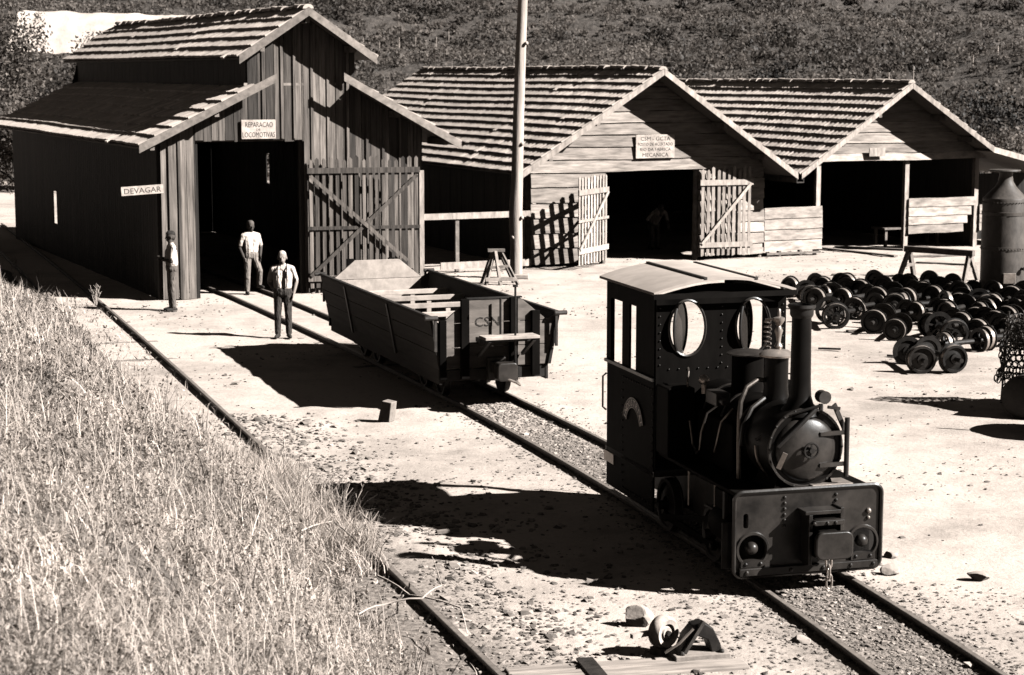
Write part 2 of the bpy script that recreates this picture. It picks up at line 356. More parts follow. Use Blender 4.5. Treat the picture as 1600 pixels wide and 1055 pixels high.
# ------------------------------------------------------------------ roof tiles
def tile_mesh(L=.36, w=.235):
    lap = .07; prof = [(0, .004), (.2, .016), (.4, .004), (.58, .004), (.74, .018), (.9, .018), (1.0, .004)]
    mb = MB(); n = len(prof)
    v = [((p - .5) * w, 0, .058 + z) for p, z in prof] + [((p - .5) * w, L + lap, .0 + z) for p, z in prof] + [((p - .5) * w, 0, .006) for p, z in (prof[0], prof[-1])]
    f = [(i, i + 1, n + i + 1, n + i) for i in range(n - 1)] + [tuple([2 * n] + list(range(n)) [::1] + [2 * n + 1])]
    f += [(2*n, 0, n), (2*n+1, 2*n-1, n-1)]
    me = bpy.data.meshes.new('roof_tile'); me.from_pydata(v, [], f); me.materials.append(M['tile']); return me
def slope_tiles(roof, ue, ze, ur, zr, d0, d1, L, w, n_obj, budget, seed=0, visible=True):
    """tile one roof slope from the eave (ue, ze) up to the ridge (ur, zr); returns matrices left over"""
    rg = np.random.default_rng(seed); e = Vector((ur - ue, 0, zr - ze)); sl = e.length; e.normalize()
    nrm = Vector((-e.z, 0, e.x)) if e.x > 0 else Vector((e.z, 0, -e.x)); wd = e.cross(nrm)
    rows = int(sl / L + .25); Lr = sl / rows; colsn = int((d1 - d0) / w); items = []
    ph = rg.random(3) * 6
    for i in range(rows):
        for j in range(colsn):
            d = d0 + (j + .5) * (d1 - d0) / colsn
            sag = .012 * math.sin(d * .42 + ph[0]) * math.sin(math.pi * (i + .5) / rows) + .004 * math.sin(d * 1.3 + ph[1] + i * .35) + rg.normal(0, .003)
            sl_off = .014 * math.sin(d * .55 + ph[2] + i * .2) + rg.normal(0, .006)
            p = Vector((ue, d, ze)) + e * (i * Lr + sl_off) + nrm * (sag + .012)
            if rg.random() < .012: p = p - e * rg.uniform(.04, .12) + nrm * .012
            tw = rg.normal(0, .008); tl = rg.normal(0, .006)
            ww = (wd + e * tw).normalized(); nn = (nrm + e * tl).normalized(); ee = nn.cross(ww)
            mt = Matrix(((ww.x, ee.x, nn.x, p.x), (ww.y, ee.y, nn.y, p.y), (ww.z, ee.z, nn.z, p.z), (0, 0, 0, 1)))
            items.append((d, mt))
    items.sort(key=lambda t: t[0])
    me = tile_mesh(Lr, w)
    for d, mt in items[:n_obj]:
        o = bpy.data.objects.new('roof_tile', me); col.objects.link(o); o.parent = roof; o.matrix_basis = mt
    rest = items[n_obj:]
    if rest:
        V0 = np.array([v.co[:] for v in me.vertices]); P = [list(p.vertices) for p in me.polygons]
        tri = []
        for p in P:
            for k in range(1, len(p) - 1): tri.append((p[0], p[k], p[k + 1]))
        tri = np.array(tri); MM = np.array([np.array(m) for _, m in rest])
        VV = np.einsum('kij,vj->kvi', MM[:, :3, :3], V0) + MM[:, None, :3, 3]
        FF = tri[None] + (np.arange(len(rest)) * len(V0))[:, None, None]
        rawmesh('roof_tiling', VV.reshape(-1, 3), FF.reshape(-1, 3), M['tile'], 'stuff', roof)
def ridge_caps(roof, u, z, d0, d1, step=.42):
    mb = MB(); n = 7
    vs = []; 
    for y, rr in ((0, .105), (step * 1.12, .07)):
        for i in range(n):
            a = math.pi * i / (n - 1); vs.append((rr * math.cos(a) * 1.25, y, rr * math.sin(a)))
    mb.add(vs, [(i, i+1, n+i+1, n+i) for i in range(n-1)] + [tuple(range(n))])
    me = bpy.data.meshes.new('ridge_cap'); me.from_pydata(mb.v, [], mb.f); me.materials.append(M['tile']); me.shade_smooth(); me.set_sharp_from_angle(angle=R(40))
    for i in range(int((d1 - d0) / step)):
        o = bpy.data.objects.new('ridge_cap', me); col.objects.link(o); o.parent = roof
        d = d0 + i * step
        o.location = (u + random.gauss(0, .012), d, z + .01 + .012 * math.sin(d * .42) + random.gauss(0, .008)); o.rotation_euler = (R(random.gauss(5, 1.5)), R(random.gauss(0, 3)), R(random.gauss(0, 2)))
def slab(mb, a, b_, d0, d1, t=.05, inset=.0):
    (u0, z0), (u1, z1) = a, b_; e = Vector((u1 - u0, 0, z1 - z0)).normalized(); n = Vector((-e.z, 0, e.x)); n = n if n.z > 0 else -n
    p = Vector((u0, 0, z0)) - n * .012; q = Vector((u1, 0, z1)) - n * .012
    vs = [V(p.x, d0, p.z), V(q.x, d0, q.z), V(q.x, d1, q.z), V(p.x, d1, p.z)]
    vs += [v - n * t for v in vs]
    mb.add(vs, [(0,1,2,3),(7,6,5,4),(0,4,5,1),(1,5,6,2),(2,6,7,3),(3,7,4,0)])
def vplank(parent, u0, u1, z0, z1, d, t=.028, m='wood_v', name='plank', jz=0.0, ztop=None):
    """upright board in the plane y=d; ztop(u) slopes the top"""
    t0 = ztop(u0) if ztop else z1; t1 = ztop(u1) if ztop else z1
    dd = d - random.random() * .012; g = .006; lean = random.gauss(0, .006)
    b0 = z0 + random.random() * jz; mb = MB()
    mb.prism([(u0 + g, b0), (u1 - g, b0), (u1 - g + lean, t1), (u0 + g + lean, t0)], lambda a, b, w: (a, w, b), dd, dd - t)
    return mb.build(name, M[m], parent, smooth=0)
def hplank(parent, u0, u1, z0, z1, d, t=.03, m='wood_h', name='plank', tilt=.02, clip=None, bow=.0):
    """level board, lower edge standing proud (lapped); clip(z) -> (umin, umax)"""
    ua0, ub0, ua1, ub1 = u0, u1, u0, u1
    if clip:
        a0, c0 = clip(z0); a1, c1 = clip(z1); ua0, ub0, ua1, ub1 = max(u0, a0), min(u1, c0), max(u0, a1), min(u1, c1)
        if ub0 - ua0 < .05: return None
        if ub1 < ua1: ua1 = ub1 = (ua1 + ub1) / 2
    j = random.gauss(0, .006); k = random.gauss(0, .006); mb = MB()
    N = max(2, int((ub0 - ua0) / .5)); vs = []; fs = []
    for i in range(N + 1):
        q = i / N; x0 = ua0 + (ub0 - ua0) * q; x1 = ua1 + (ub1 - ua1) * q
        w = .5 * bow * math.sin(q * 9 + j * 900) + random.gauss(0, .002)
        vs += [(x0, d - t - tilt, z0 + j + w), (x1, d - t, z1 + k + w), (x1, d, z1 + k + w), (x0, d, z0 + j + w)]
    for i in range(N):
        for q in range(4): fs.append((4*i+q, 4*i+(q+1) % 4, 4*i+4+(q+1) % 4, 4*i+4+q))
    fs += [(3, 2, 1, 0), (4*N, 4*N+1, 4*N+2, 4*N+3)]
    mb.add(vs, fs); return mb.build(name, M[m], parent, smooth=0)
def text_mesh(s, size, align='CENTER'):
    c = bpy.data.curves.new('txt', 'FONT'); c.body = s; c.size = size; c.align_x = align; c.resolution_u = 2
    o = bpy.data.objects.new('txt', c); me = o.to_mesh(); v = [tuple(x.co) for x in me.vertices]; f = [tuple(p.vertices) for p in me.polygons]
    o.to_mesh_clear(); bpy.data.objects.remove(o); bpy.data.curves.remove(c); return v, f
def lettering(parent, lines, fn, m='ink', name='lettering'):
    """lines: (text, size, x, y, width or None); fn maps the flat (x, y) to the surface"""
    mb = MB()
    for s, size, x, y, wid in lines:
        v, f = text_mesh(s, size)
        if wid:
            k = wid / max(1e-3, max(p[0] for p in v) - min(p[0] for p in v)); v = [(p[0] * k, p[1], 0) for p in v]
        mb.add([fn(p[0] + x, p[1] + y) for p in v], f)
    return mb.build(name, M[m], parent, smooth=0, fix=False)

PHI = R(24.65)
# ================================================================== locomotive shed (left)
A = empty('locomotive_shed', (-7.99, 43.69, 0), PHI)
tag(A, 'tall dark plank engine shed with raised ridge roof and open doorway, at left', 'shed')
AL = 18.2; OH = .6
EL, ER, RU, RZ = (-.62, 3.54), (7.17, 3.50), 3.39, 6.60
ULu, URu, UZ = 1.72, 5.04, 5.52
ML, MR = 2.08, 4.70                     # monitor walls
sl = (5.06 - 3.54) / (2.5 + .62); sr = (5.11 - 3.50) / (7.17 - 4.25)
lowL = lambda u: EL[1] + (u - EL[0]) * sl
lowR = lambda u: ER[1] + (ER[0] - u) * sr
su = (RZ - UZ) / (RU - ULu)
upz = lambda u: RZ - abs(u - RU) * su
mb = MB(); slab(mb, EL, (ML, lowL(ML)), -OH, AL + .4)
roof = mb.build('roof', M['deck'], A, 0); slope_tiles(roof, EL[0], EL[1], ML, lowL(ML), -OH, AL + .4, .40, .24, 150, 0, 1)
mb = MB(); slab(mb, ER, (MR, lowR(MR)), -OH, AL + .4)
r2 = mb.build('roof', M['deck'], A, 0); slope_tiles(r2, ER[0], ER[1], MR, lowR(MR), -OH, AL + .4, .40, .24, 0, 0, 2)
mb = MB(); slab(mb, (ULu, UZ), (RU, RZ), -OH, AL + .4); slab(mb, (URu, UZ), (RU, RZ), -OH, AL + .4)
r3 = mb.build('roof', M['deck'], A, 0)
slope_tiles(r3, ULu, UZ, RU, RZ, -OH, AL + .4, .40, .24, 150, 0, 3); slope_tiles(r3, URu, UZ, RU, RZ, -OH, AL + .4, .40, .24, 0, 0, 4)
ridge_caps(r3, RU, RZ + .02, -OH, AL + .4)
def top_z(u):
    if u < ML: return lowL(u) - .08
    if u > MR: return lowR(u) - .08
    return upz(u) - .10
# front boards
u = 0.0
while u < 6.38:
    w = random.uniform(.15, .25); u1 = min(u + w, 6.38)
    if 6.38 - u1 < .08: u1 = 6.38
    for cut in (.82, ML, 3.42, MR):
        if u < cut - .01 < u1 and u1 - cut < .3: u1 = cut
    mid = (u + u1) / 2
    z0 = 0.0 if (mid < .82 or mid > 3.42) else 3.58
    vplank(A, u, u1, z0, 0, 0, jz=.07 if z0 else .03, ztop=lambda q: top_z(min(max(q, u + .004), u1 - .004)))
    u = u1
# battens nailed over some of the joints
for q in (.21, .43, 2.45, 2.9, 3.2, 3.62, 4.02, 4.5, 4.98, 5.4, 5.82):
    z0 = 0.02 if (q < .82 or q > 3.42) else 3.66
    vplank(A, q - .035, q + .035, z0, 0, -.045, t=.02, ztop=lambda s: top_z(s) - .06, name='batten')
# side walls (boards), with a tall slit and a missing board on the far side
def side_wall(uw, top, gaps, sgn):
    d = 0.03
    while d < AL:
        w = random.uniform(.2, .28); d1 = min(d + w, AL); mb = MB(); z0 = 0
        segs = [(0, top)]
        for (ga, gb, za, zb) in gaps:
            if ga < (d + d1) / 2 < gb: segs = [(0, za), (zb, top)]
        for za, zb in segs:
            if zb - za > .05: mb.box(uw - .015, uw + .015, d + .004, d1 - .004, za, zb)
        mb.build('plank', M['wood_shaded'], A, 0); d = d1
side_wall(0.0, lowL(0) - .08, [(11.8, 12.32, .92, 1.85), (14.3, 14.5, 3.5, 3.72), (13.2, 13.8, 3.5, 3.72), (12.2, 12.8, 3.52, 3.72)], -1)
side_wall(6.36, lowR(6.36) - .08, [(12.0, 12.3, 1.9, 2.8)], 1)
# monitor side walls and back wall
for uu, tp in ((ML, upz(ML) - .1), (MR, upz(MR) - .1)):
    d = 0.03; zb = lowL(ML) - .1
    while d < AL:
        d1 = min(d + .45, AL); MB().box(uu - .015, uu + .015, d + .004, d1 - .004, zb, tp).build('plank', M['wood_shaded'], A, 0); d = d1
u = 0.03
while u < 6.3:
    u1 = min(u + .3, 6.33); mid = (u + u1) / 2
    vplank(A, u, u1, 3.3 if .6 < mid < 3.3 else 0, 0, AL, m='wood_shaded', ztop=lambda q: top_z(min(max(q, u + .004), u1 - .004))); u = u1
MB().box(3.3, 6.40, AL + .02, AL + .05, 0, 3.9).build('plank', M['wood_shaded'], A, 0)  # extra sheet added behind the back boards to block light slits
# barge boards, fascia, rafters, posts
def barge(parent, p, q, d, h=.2, m='wood_any', t=.035):
    (u0, z0), (u1, z1) = p, q
    MB().prism([(u0, z0 + .05), (u1, z1 + .05), (u1, z1 - h + .05), (u0, z0 - h + .05)], lambda a, b, w: (a, w, b), d, d - t).build('barge_board', M[m], parent, 0)
barge(A, EL, (2.6, lowL(2.6)), -OH - .01, .19); barge(A, (4.22, lowR(4.22)), ER, -OH - .01, .19)
barge(A, (ULu, UZ), (RU, RZ + .02), -OH - .012, .2); barge(A, (RU, RZ + .02), (URu, UZ), -OH - .014, .2)
for q in (.0, .82, 3.42, 6.36):
    MB().box(q - .07, q + .07, .05, .19, 0, top_z(min(max(q, .05), 6.3)) - .05).build('post', M['wood_shaded'], A, 0)
MB().box(.82, 3.42, .02, .16, 3.6, 3.76).build('lintel', M['wood_any'], A, 0)
for (uu, zz, dz) in ((-.3, lowL(-.3), 1), (1.2, lowL(1.2), 1), (5.6, lowR(5.6), 1), (6.8, lowR(6.8), 1), (RU, RZ - .05, 1), (2.3, upz(2.3), 1), (4.5, upz(4.5), 1)):
    MB().box(uu - .05, uu + .05, -OH + .05, .5, zz - .24, zz - .09).build('purlin_end', M['wood_any'], A, 0)
MB().box(2.0, 4.5, -.03, -.004, 4.88, 4.94).build('trim_strip', M['wood_any'], A, 0)
MB().box(6.3, 6.42, -.09, -.045, 0, 2.85).build('corner_board', M['wood_pale_any'], A, 0)
# white knob seen on the ridge end
# gate leaf standing open against the front
def gate(name, loc, rz, W, H0, H1, nsl, m, braces, rails, label, slw=.07, tips=.14, par=None, sd=1):
    gt = empty(name, loc, rz); tag(gt, label, 'gate')
    for i in range(nsl):
        x = W * (i + .5) / nsl + random.gauss(0, .006); w = slw * random.uniform(.85, 1.15)
        mb = MB(); t = H1 + random.uniform(-tips, tips) * .4
        mb.prism([(x - w/2, H0 + random.uniform(0, .04)), (x + w/2, H0 + random.uniform(0, .04)), (x + w/2, t), (x, t + .05), (x - w/2, t)], lambda a, b, c: (a, c, b), 0, .022)
        mb.build('slat', M[m], gt, 0)
    for z, h in rails: MB().box(-.01, W + .01, *sorted((.011 - sd * .047, .011 - sd * .013)), z - h/2, z + h/2).build('rail', M[m], gt, 0)
    for k, (p, q, h) in enumerate(braces):
        MB().bar((p[0], .011 - sd * (.061 + k * .03), p[1]), (q[0], .011 - sd * (.061 + k * .03), q[1]), .028, h).build('brace', M[m], gt, 0)
    return gt
ga = Vector((-7.99, 43.69, 0)) + Vector((math.cos(PHI), math.sin(PHI), 0)) * 3.47 + Vector((math.sin(PHI), -math.cos(PHI), 0)) * .12
gate('shed_gate', ga, PHI - R(11), 2.66, .12, 3.16, 17, 'wood_v', [((.05, .42), (2.6, 2.78), .085), ((.05, 2.78), (2.35, .75), .085)], [(2.9, .13), (.36, .13), (1.55, .08)],
     'large weathered slatted gate with crossed braces leaning open on the engine shed', slw=.085)

# signs on the shed
def sign(name, label, corner, ux, w, h, lines, thick=.03, m='sign', out=None):
    """corner = lower left, ux = direction of writing (unit)"""
    ux = Vector(ux).normalized(); nrm = Vector((ux.y, -ux.x, 0)); e = empty(name, corner); tag(e, label, 'sign')
    f = lambda a, b, c: ux * a + Vector((0, 0, b)) + nrm * c
    MB().prism([(0, 0), (w, 0), (w, h), (0, h)], lambda a, b, c: f(a, b, c), 0, thick).build('board', M[m], e, 0, bevel=.004)
    if lines: lettering(e, lines, lambda x, y: f(x, y, thick + .003))
    return e
def Aw(u, d, z): return Vector((-7.99, 43.69, z)) + Vector((math.cos(PHI), math.sin(PHI), 0)) * u + Vector((-math.sin(PHI), math.cos(PHI), 0)) * d
uA = Vector((math.cos(PHI), math.sin(PHI), 0))
sign('shed_sign', 'white painted notice REPARACAO DE LOCOMOTIVAS above the shed doorway', Aw(1.9, -.075, 3.66), uA, .82, .44,
     [('REPARACAO', .17, .42, .27, .66), ('DE', .07, .40, .19, .1), ('LOCOMOTIVAS', .17, .41, .04, .78)])
dvg = (Vector((math.cos(R(38)), math.sin(R(38)), 0)))
sign('slow_sign', 'narrow white DEVAGAR board sticking out from the shed corner', Aw(-.98, -.34, 2.44), uA, .96, .2, [('DEVAGAR', .17, .48, .04, .84)])
bpy.data.objects['slow_sign'].rotation_euler = (0, -R(3), 0)

# ================================================================== machine shop (middle) and open shed (right)
BO = Vector((2.53, 52.1, 0))
def Bw(u, d, z): return BO + uA * u + Vector((-math.sin(PHI), math.cos(PHI), 0)) * d + Vector((0, 0, z))
B = empty('machine_shop', BO, PHI); tag(B, 'low tiled workshop with level plank gable and wide open doorway behind the locomotive', 'workshop')
C = empty('open_shed', BO, PHI); tag(C, 'open fronted tiled shed with half height plank walls, at right', 'shed')
BL = 16.6; OB = .8
bL, bR, bU, bZ = (-2.87, 2.56), (5.62, 2.34), 1.32, 5.23
cL, cU, cZ, cK, cE = (5.74, 2.34), 9.42, 4.84, (12.38, 2.97), (16.2, 2.05)
def simple_roof(par, l, r, ru, rz, seed, nobj):
    mb = MB(); slab(mb, l, (ru, rz), -OB, BL); slab(mb, r, (ru, rz), -OB, BL); rf = mb.build('roof', M['deck'], par, 0)
    slope_tiles(rf, l[0], l[1], ru, rz, -OB, BL, .36, .225, nobj, 0, seed); slope_tiles(rf, r[0], r[1], ru, rz, -OB, BL, .36, .225, 0, 0, seed + 1)
    ridge_caps(rf, ru, rz + .02, -OB, BL, .41); return rf
simple_roof(B, bL, bR, bU, bZ, 11, 300)
simple_roof(C, cL, cK, cU, cZ, 21, 300)
mb = MB(); slab(mb, cE, (cK[0] - .1, cK[1] - .03), -OB, BL); rf = mb.build('roof', M['deck'], C, 0); slope_tiles(rf, cE[0], cE[1], cK[0] - .02, cK[1] - .02, -OB, BL, .36, .225, 0, 0, 31)
sBl = (bZ - bL[1]) / (bU - bL[0]); sBr = (bZ - bR[1]) / (bR[0] - bU)
sCl = (cZ - cL[1]) / (cU - cL[0]); sCr = (cZ - cK[1]) / (cK[0] - cU)
clipB = lambda z: (bL[0] + (z - bL[1] + .1) / sBl, bR[0] - (z - bR[1] + .1) / sBr)
clipC = lambda z: (cL[0] + (z - cL[1] + .1) / sCl, cK[0] - (z - cK[1] + .1) / sCr)
# gable boards of the machine shop
z = 2.52
for h in (.34, .33, .31, .33, .32, .32, .32, .3, .3):
    hplank(B, -2.28, 5.0, z, z + h - .012, 0, clip=clipB, tilt=.035, bow=.03, t=.04); z += h
z = .08
for h in (.42, .40, .42, .4, .42, .38):
    hplank(B, -2.25, -.02, z, z + h - .01, 0, tilt=.035, bow=.02, t=.04); z += h
z = .1
for h in (.31, .31, .31, .32, .31, .30, .30, .26):
    hplank(B, 2.9, 5.0 + random.uniform(-.04, .04), z, z + h - .01, 0, m='wood_pale', tilt=.03, bow=.02, t=.04); z += h
# posts
for q, zt in ((-2.25, 2.9), (-.03, 2.52), (2.87, 2.52), (4.95, 2.75)):
    MB().cyl((q, .1, 0), (q, .1, zt), .085, .075, 10).build('post', M['wood_any'], B)
# boards of the side and back walls, shade put into their near-black colour
def plain_wall(par, pts, z0, z1, n, m='wood_shaded'):
    (ua, da), (ub, db) = pts
    for i in range(n):
        a0 = i / n; a1 = (i + 1) / n
        p = V(ua + (ub - ua) * a0, da + (db - da) * a0, 0); q = V(ua + (ub - ua) * a1, da + (db - da) * a1, 0)
        MB().bar(p + V(0, 0, (z0 + z1) / 2), q + V(0, 0, (z0 + z1) / 2), .03 + .01 * (i % 2), z1 - z0).build('plank', M[m], par, 0)
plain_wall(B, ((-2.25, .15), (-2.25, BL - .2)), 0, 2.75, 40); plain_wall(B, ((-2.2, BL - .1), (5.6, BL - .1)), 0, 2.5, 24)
plain_wall(C, ((5.75, BL - .1), (12.5, BL - .1)), 0, 2.7, 22); plain_wall(C, ((12.45, .2), (12.45, BL - .2)), 0, 2.75, 38); plain_wall(C, ((12.6, BL - .3), (16.1, BL - .3)), 0, 2.0, 12); plain_wall(C, ((12.6, 2.2), (16.1, 2.2)), 0, 2.05, 12)  # lean-to walls added as a dark backing under its roof
for par, cl, zz in ((B, clipB, 2.5), (C, clipC, 2.7)):      # back gables
    while zz < 4.8:
        hplank(par, -5, 20, zz, zz + .4, BL - .05, clip=cl, m='wood_shaded'); zz += .41
# barge boards
for par, p, q in ((B, bL, (bU, bZ)), (B, (bU + .01, bZ), bR), (C, cL, (cU, cZ)), (C, (cU + .01, cZ), cK), (C, cK, cE)):
    barge(par, p, q, -OB - .01, .17, 'wood_pale_any')
MB().box(5.56, 5.8, -OB - .06, BL, 2.12, 2.15).box(5.56, 5.58, -OB - .06, BL, 2.15, 2.26).box(5.78, 5.8, -OB - .06, BL, 2.15, 2.26).build('valley_gutter', M['rust'], B, 0)
for par, us in ((B, ((-2.0, 1), (-.6, 1), (3.3, 0), (4.6, 0))), (C, ((7.2, 1), (8.4, 1), (10.7, 0), (11.7, 0)))):
    for uu, left in us:
        lim = (lambda q: bL[1] + (q - bL[0]) * sBl if left else bR[1] + (bR[0] - q) * sBr) if par is B else (lambda q: cL[1] + (q - cL[0]) * sCl if left else cK[1] + (cK[0] - q) * sCr)
        MB().box(uu - .05, uu + .05, -OB + .05, .6, lim(uu) - .24, lim(uu) - .09).build('purlin_end', M['wood_any'], par, 0)
# open shed: gable boards, posts, half walls
z = 2.66
for i, h in enumerate((.2, .31, .3, .3, .31, .3, .3, .3)):
    hplank(C, 5.0, 13.2, z, z + h - .012, 0, clip=clipC, m='wood_pale' if i == 0 else 'wood_h', tilt=.03, bow=.02, t=.04 if i else .09); z += h
for q, zt in ((6.86, 2.66), (9.93, 2.66), (12.45, 2.68), (15.6, 2.1)):
    MB().box(q - .07, q + .07, .0, .14, 0, zt).build('post', M['wood_pale_any'], C, 0)
z = .16
for h in (.31, .30, .31, .31): hplank(C, 5.04, 6.98 + random.uniform(-.03, .03), z, z + h - .012, -.02, m='wood_pale', tilt=.025, bow=.02); z += h
z = .48
for i, h in enumerate((.26, .26, .26, .27)): hplank(C, 9.98, 12.38 - .35 * (3 - i) * .4, z, z + h - .012, -.02, m='wood_pale', tilt=.02, bow=.02); z += h
z = .5
for i, h in enumerate((.26, .26, .26)): hplank(C, 12.55, 15.5, z, z + h - .012, -.02, m='wood_pale', tilt=.02, bow=.02); z += h
MB().box(5.1, 6.9, -.12, -.06, .05, .11).box(5.5, 5.58, -.1, .02, 0, .16).box(6.2, 6.28, -.1, .02, 0, .16).build('sill_rail', M['wood_any'], C, 0)
# doors of the machine shop
hl = Bw(0, -.1, 0)
gate('workshop_door', hl + Vector((0, 0, 0)), math.atan2(-1.75, -.86), 1.95, .12, 2.42, 10, 'wood_pale_any', [((.05, 2.0), (1.9, .55), .08)], [(2.05, .14), (.5, .14), (1.3, .07)],
     'pale slatted door swung out towards the pole, left leaf of the workshop doorway', slw=.1, tips=.05, sd=-1)
gate('workshop_door', Bw(2.9, -.12, 0), PHI - R(7), 1.58, .1, 2.5, 10, 'wood_pale_any', [((.05, .45), (1.5, 2.1), .08)], [(2.15, .15), (.42, .14)],
     'pale slatted door with one diagonal brace, right leaf folded back beside the workshop doorway', slw=.085, tips=.2)
sign('workshop_sign', 'white four line notice ending MECANICA on the workshop gable', Bw(.86, -.1, 2.86), uA, 1.2, .64,
     [('CSM - GCTA', .15, .6, .48, .92), ('POSTO DE ACERTADO', .12, .6, .34, 1.08), ('RIO DA FABRICA', .12, .6, .2, .95), ('MECANICA', .15, .6, .04, .8)])
sign('shed_board', 'small blank pale board nailed on the gable of the open shed', Bw(8.42, -.2, 2.78), uA, .55, .24, [], m='wood_pale_any')
# level barrier between the engine shed and the workshop
bar = empty('plank_barrier', Bw(-6.6, -.1, 0), PHI); tag(bar, 'pale rail barrier between the engine shed and the workshop, behind the log pole', 'barrier')
MB().box(0, 4.3, -.04, 0, 1.38, 1.54).build('rail', M['wood_pale_any'], bar, 0); MB().box(1.6, 4.2, -.3, -.26, .1, .28).build('rail', M['wood_pale_any'], bar, 0)
for x in (.3, 2.2, 4.1): MB().box(x - .05, x + .05, .004, .1, 0, 1.5).build('post', M['wood_any'], bar, 0)
# things dimly seen inside: work bench and crates
wb = empty('work_bench', Bw(9.95, 1.2, 0), PHI); tag(wb, 'rough bench with scrap under the half wall of the open shed', 'bench')
MB().box(0.1, 2.2, 0, .7, .5, .56).build('bench_top', M['wood_any'], wb, 0)
for x, y in ((.2, .1), (2.1, .1), (.2, .6), (2.1, .6)): MB().box(x - .04, x + .04, y - .04, y + .04, 0, .5).build('leg', M['wood_any'], wb, 0)

# ================================================================== railway tracks
def rail_sweep(mb, mt, pts, top=.078):
    prof = [(-.03, .0), (-.034, -.022), (-.01, -.032), (-.008, -.075), (-.045, -.085), (-.05, -.097), (.05, -.097), (.045, -.085), (.008, -.075), (.01, -.032), (.034, -.022), (.03, .0)]
    n = len(prof); vs = []; pts = [Vector(p) for p in pts]; tv = []
    for i, p in enumerate(pts):
        d = (pts[min(i+1, len(pts)-1)] - pts[max(i-1, 0)]); d.z = 0; d.normalize(); x = Vector((d.y, -d.x, 0))
        vs += [p + x * a + Vector((0, 0, top + b)) for a, b in prof]; tv += [p + x * -.024 + Vector((0, 0, top + .0025)), p + x * .024 + Vector((0, 0, top + .0025))]
    fs = []
    for i in range(len(pts) - 1):
        for k in range(n): fs.append((i*n+k, i*n+(k+1) % n, (i+1)*n+(k+1) % n, (i+1)*n+k))
    fs += [tuple(range(n)), tuple(reversed(range((len(pts)-1)*n, len(pts)*n)))]
    mb.add(vs, fs); mt.add(tv, [(2*i, 2*i+1, 2*i+3, 2*i+2) for i in range(len(pts) - 1)])
def track(name, fx, y0, y1, g, offs, slp, label):
    t = empty(name, (0, 0, 0)); t['kind'] = 'structure'; t['label'] = label
    yy = np.arange(y0, y1, .5)
    for off in offs:
        mb, mt = MB(), MB(); pts = []
        for y in yy:
            s = (fx(y + .1) - fx(y - .1)) / .2; nv = Vector((1, -s, 0)).normalized(); pts.append(Vector((float(fx(y)), y, 0)) + nv * off)
        rail_sweep(mb, mt, pts); r = mb.build('rail', M['rail'], t, 30); mt.build('running_surface', M['railtop'], r, 0, fix=False)
    for y in slp:
        s = float((fx(y + .1) - fx(y - .1)) / .2); c = Vector((float(fx(y)), y, 0)) + Vector((1, -s, 0)).normalized() * (sum(offs) / 2)
        x = Vector((1, -s, 0)).normalized(); yv = Vector((s, 1, 0)).normalized()
        MB().obox(c + Vector((0, 0, -.092 + random.uniform(-.02, .025))), x * (.85 + random.uniform(-.08, .08)), yv * .09, Vector((0, 0, .07))).build('sleeper', M['wood_any'], t, 0)
    return t
track('railway_track', main_x, 6, 62, 1.0, (-.51, .51), np.arange(6.3, 62, .75), 'straightish track under the locomotive and wagon into the engine shed')
track('railway_track', curve_x, 6, 66, 1.0, (0, -1.03), np.arange(6.2, 45, .75), 'curved track along the foot of the grassy embankment')
# switch timbers in the foreground
st = empty('switch_timber', (.2, 15.95, 0), R(12)); tag(st, 'long weathered switch timbers lying across the foreground at the bottom', 'timber')
MB().box(-.2, 1.9, -.12, .12, -.09, .055).build('timber', M['wood_h'], st, 0, bevel=.012); MB().box(-.2, 1.85, .17, .34, -.1, .04).build('timber', M['wood_h'], st, 0, bevel=.012)
MB().box(.45, .6, -.16, .36, .056, .075).build('strap', M['rust'], st, 0)

# ================================================================== locomotive
LO = empty('steam_locomotive', (2.97, 18.83, 0), R(16.0))
tag(LO, 'small black tank locomotive with tall chimney and oval cab windows on the near track', 'locomotive')
RT = .078                                                     # rail top
def rrect(x0, x1, z0, z1, r, n=6):
    o = []
    for cx, cz, a0 in ((x1 - r, z0 + r, -90), (x1 - r, z1 - r, 0), (x0 + r, z1 - r, 90), (x0 + r, z0 + r, 180)):
        for i in range(n + 1): a = R(a0 + 90 * i / n); o.append((cx + r * math.cos(a), cz + r * math.sin(a)))
    return o
def oval(cx, cz, a, b, n=28): return [(cx + a * math.cos(2*math.pi*i/n), cz + b * math.sin(2*math.pi*i/n)) for i in range(n)]
XZ = lambda a, b, w: (a, w, b)
YZ = lambda a, b, w: (w, a, b)
# buffer beam
bb = MB().holed(rrect(-.8, .8, .21, 1.07, .09), [oval(-.60, .48, .155, .165), oval(.60, .48, .155, .165), rrect(-.70, -.645, .70, .85, .025, 3)], XZ, .0, .045).build('buffer_beam', M['loco_plate'], LO, 35)
rim = rrect(-.8, .8, .21, 1.07, .09); mb = MB(); mb.tube([(a, -.01, b) for a, b in rim + rim[:1]], .022, 6); mb.build('rim', M['loco_plate'], bb)
for q in (-.26, .30):
    for i in range(6): MB().sphere((q, -.006, .70 + i * .058), .019, 8, 5).build('rivet', M['loco_plate'], bb)
for q in (-.60, .60):
    MB().torus((q, -.004, .48), (0, 1, 0), .165, .02, 24, 6).build('hole_ring', M['loco_plate'], bb)
    MB().box(*sorted((q, q * 1.3)), .2, .22, .25, .7).box(q - .24, q + .24, .2, .22, .25, .72).build('hole_blackout', M['iron'], bb, 0)  # dark sheet added behind the holes so they read as shaded
    MB().sphere((q, .02, .49), .066, 14, 10).build('ball', M['loco_plate'], bb)
    MB().box(q - .13, q + .13, -.03, .06, .305, .37).sphere((q - .08, -.03, .34), .02, 8, 5).sphere((q + .08, -.03, .34), .02, 8, 5).build('bracket', M['loco_plate'], bb, 30)
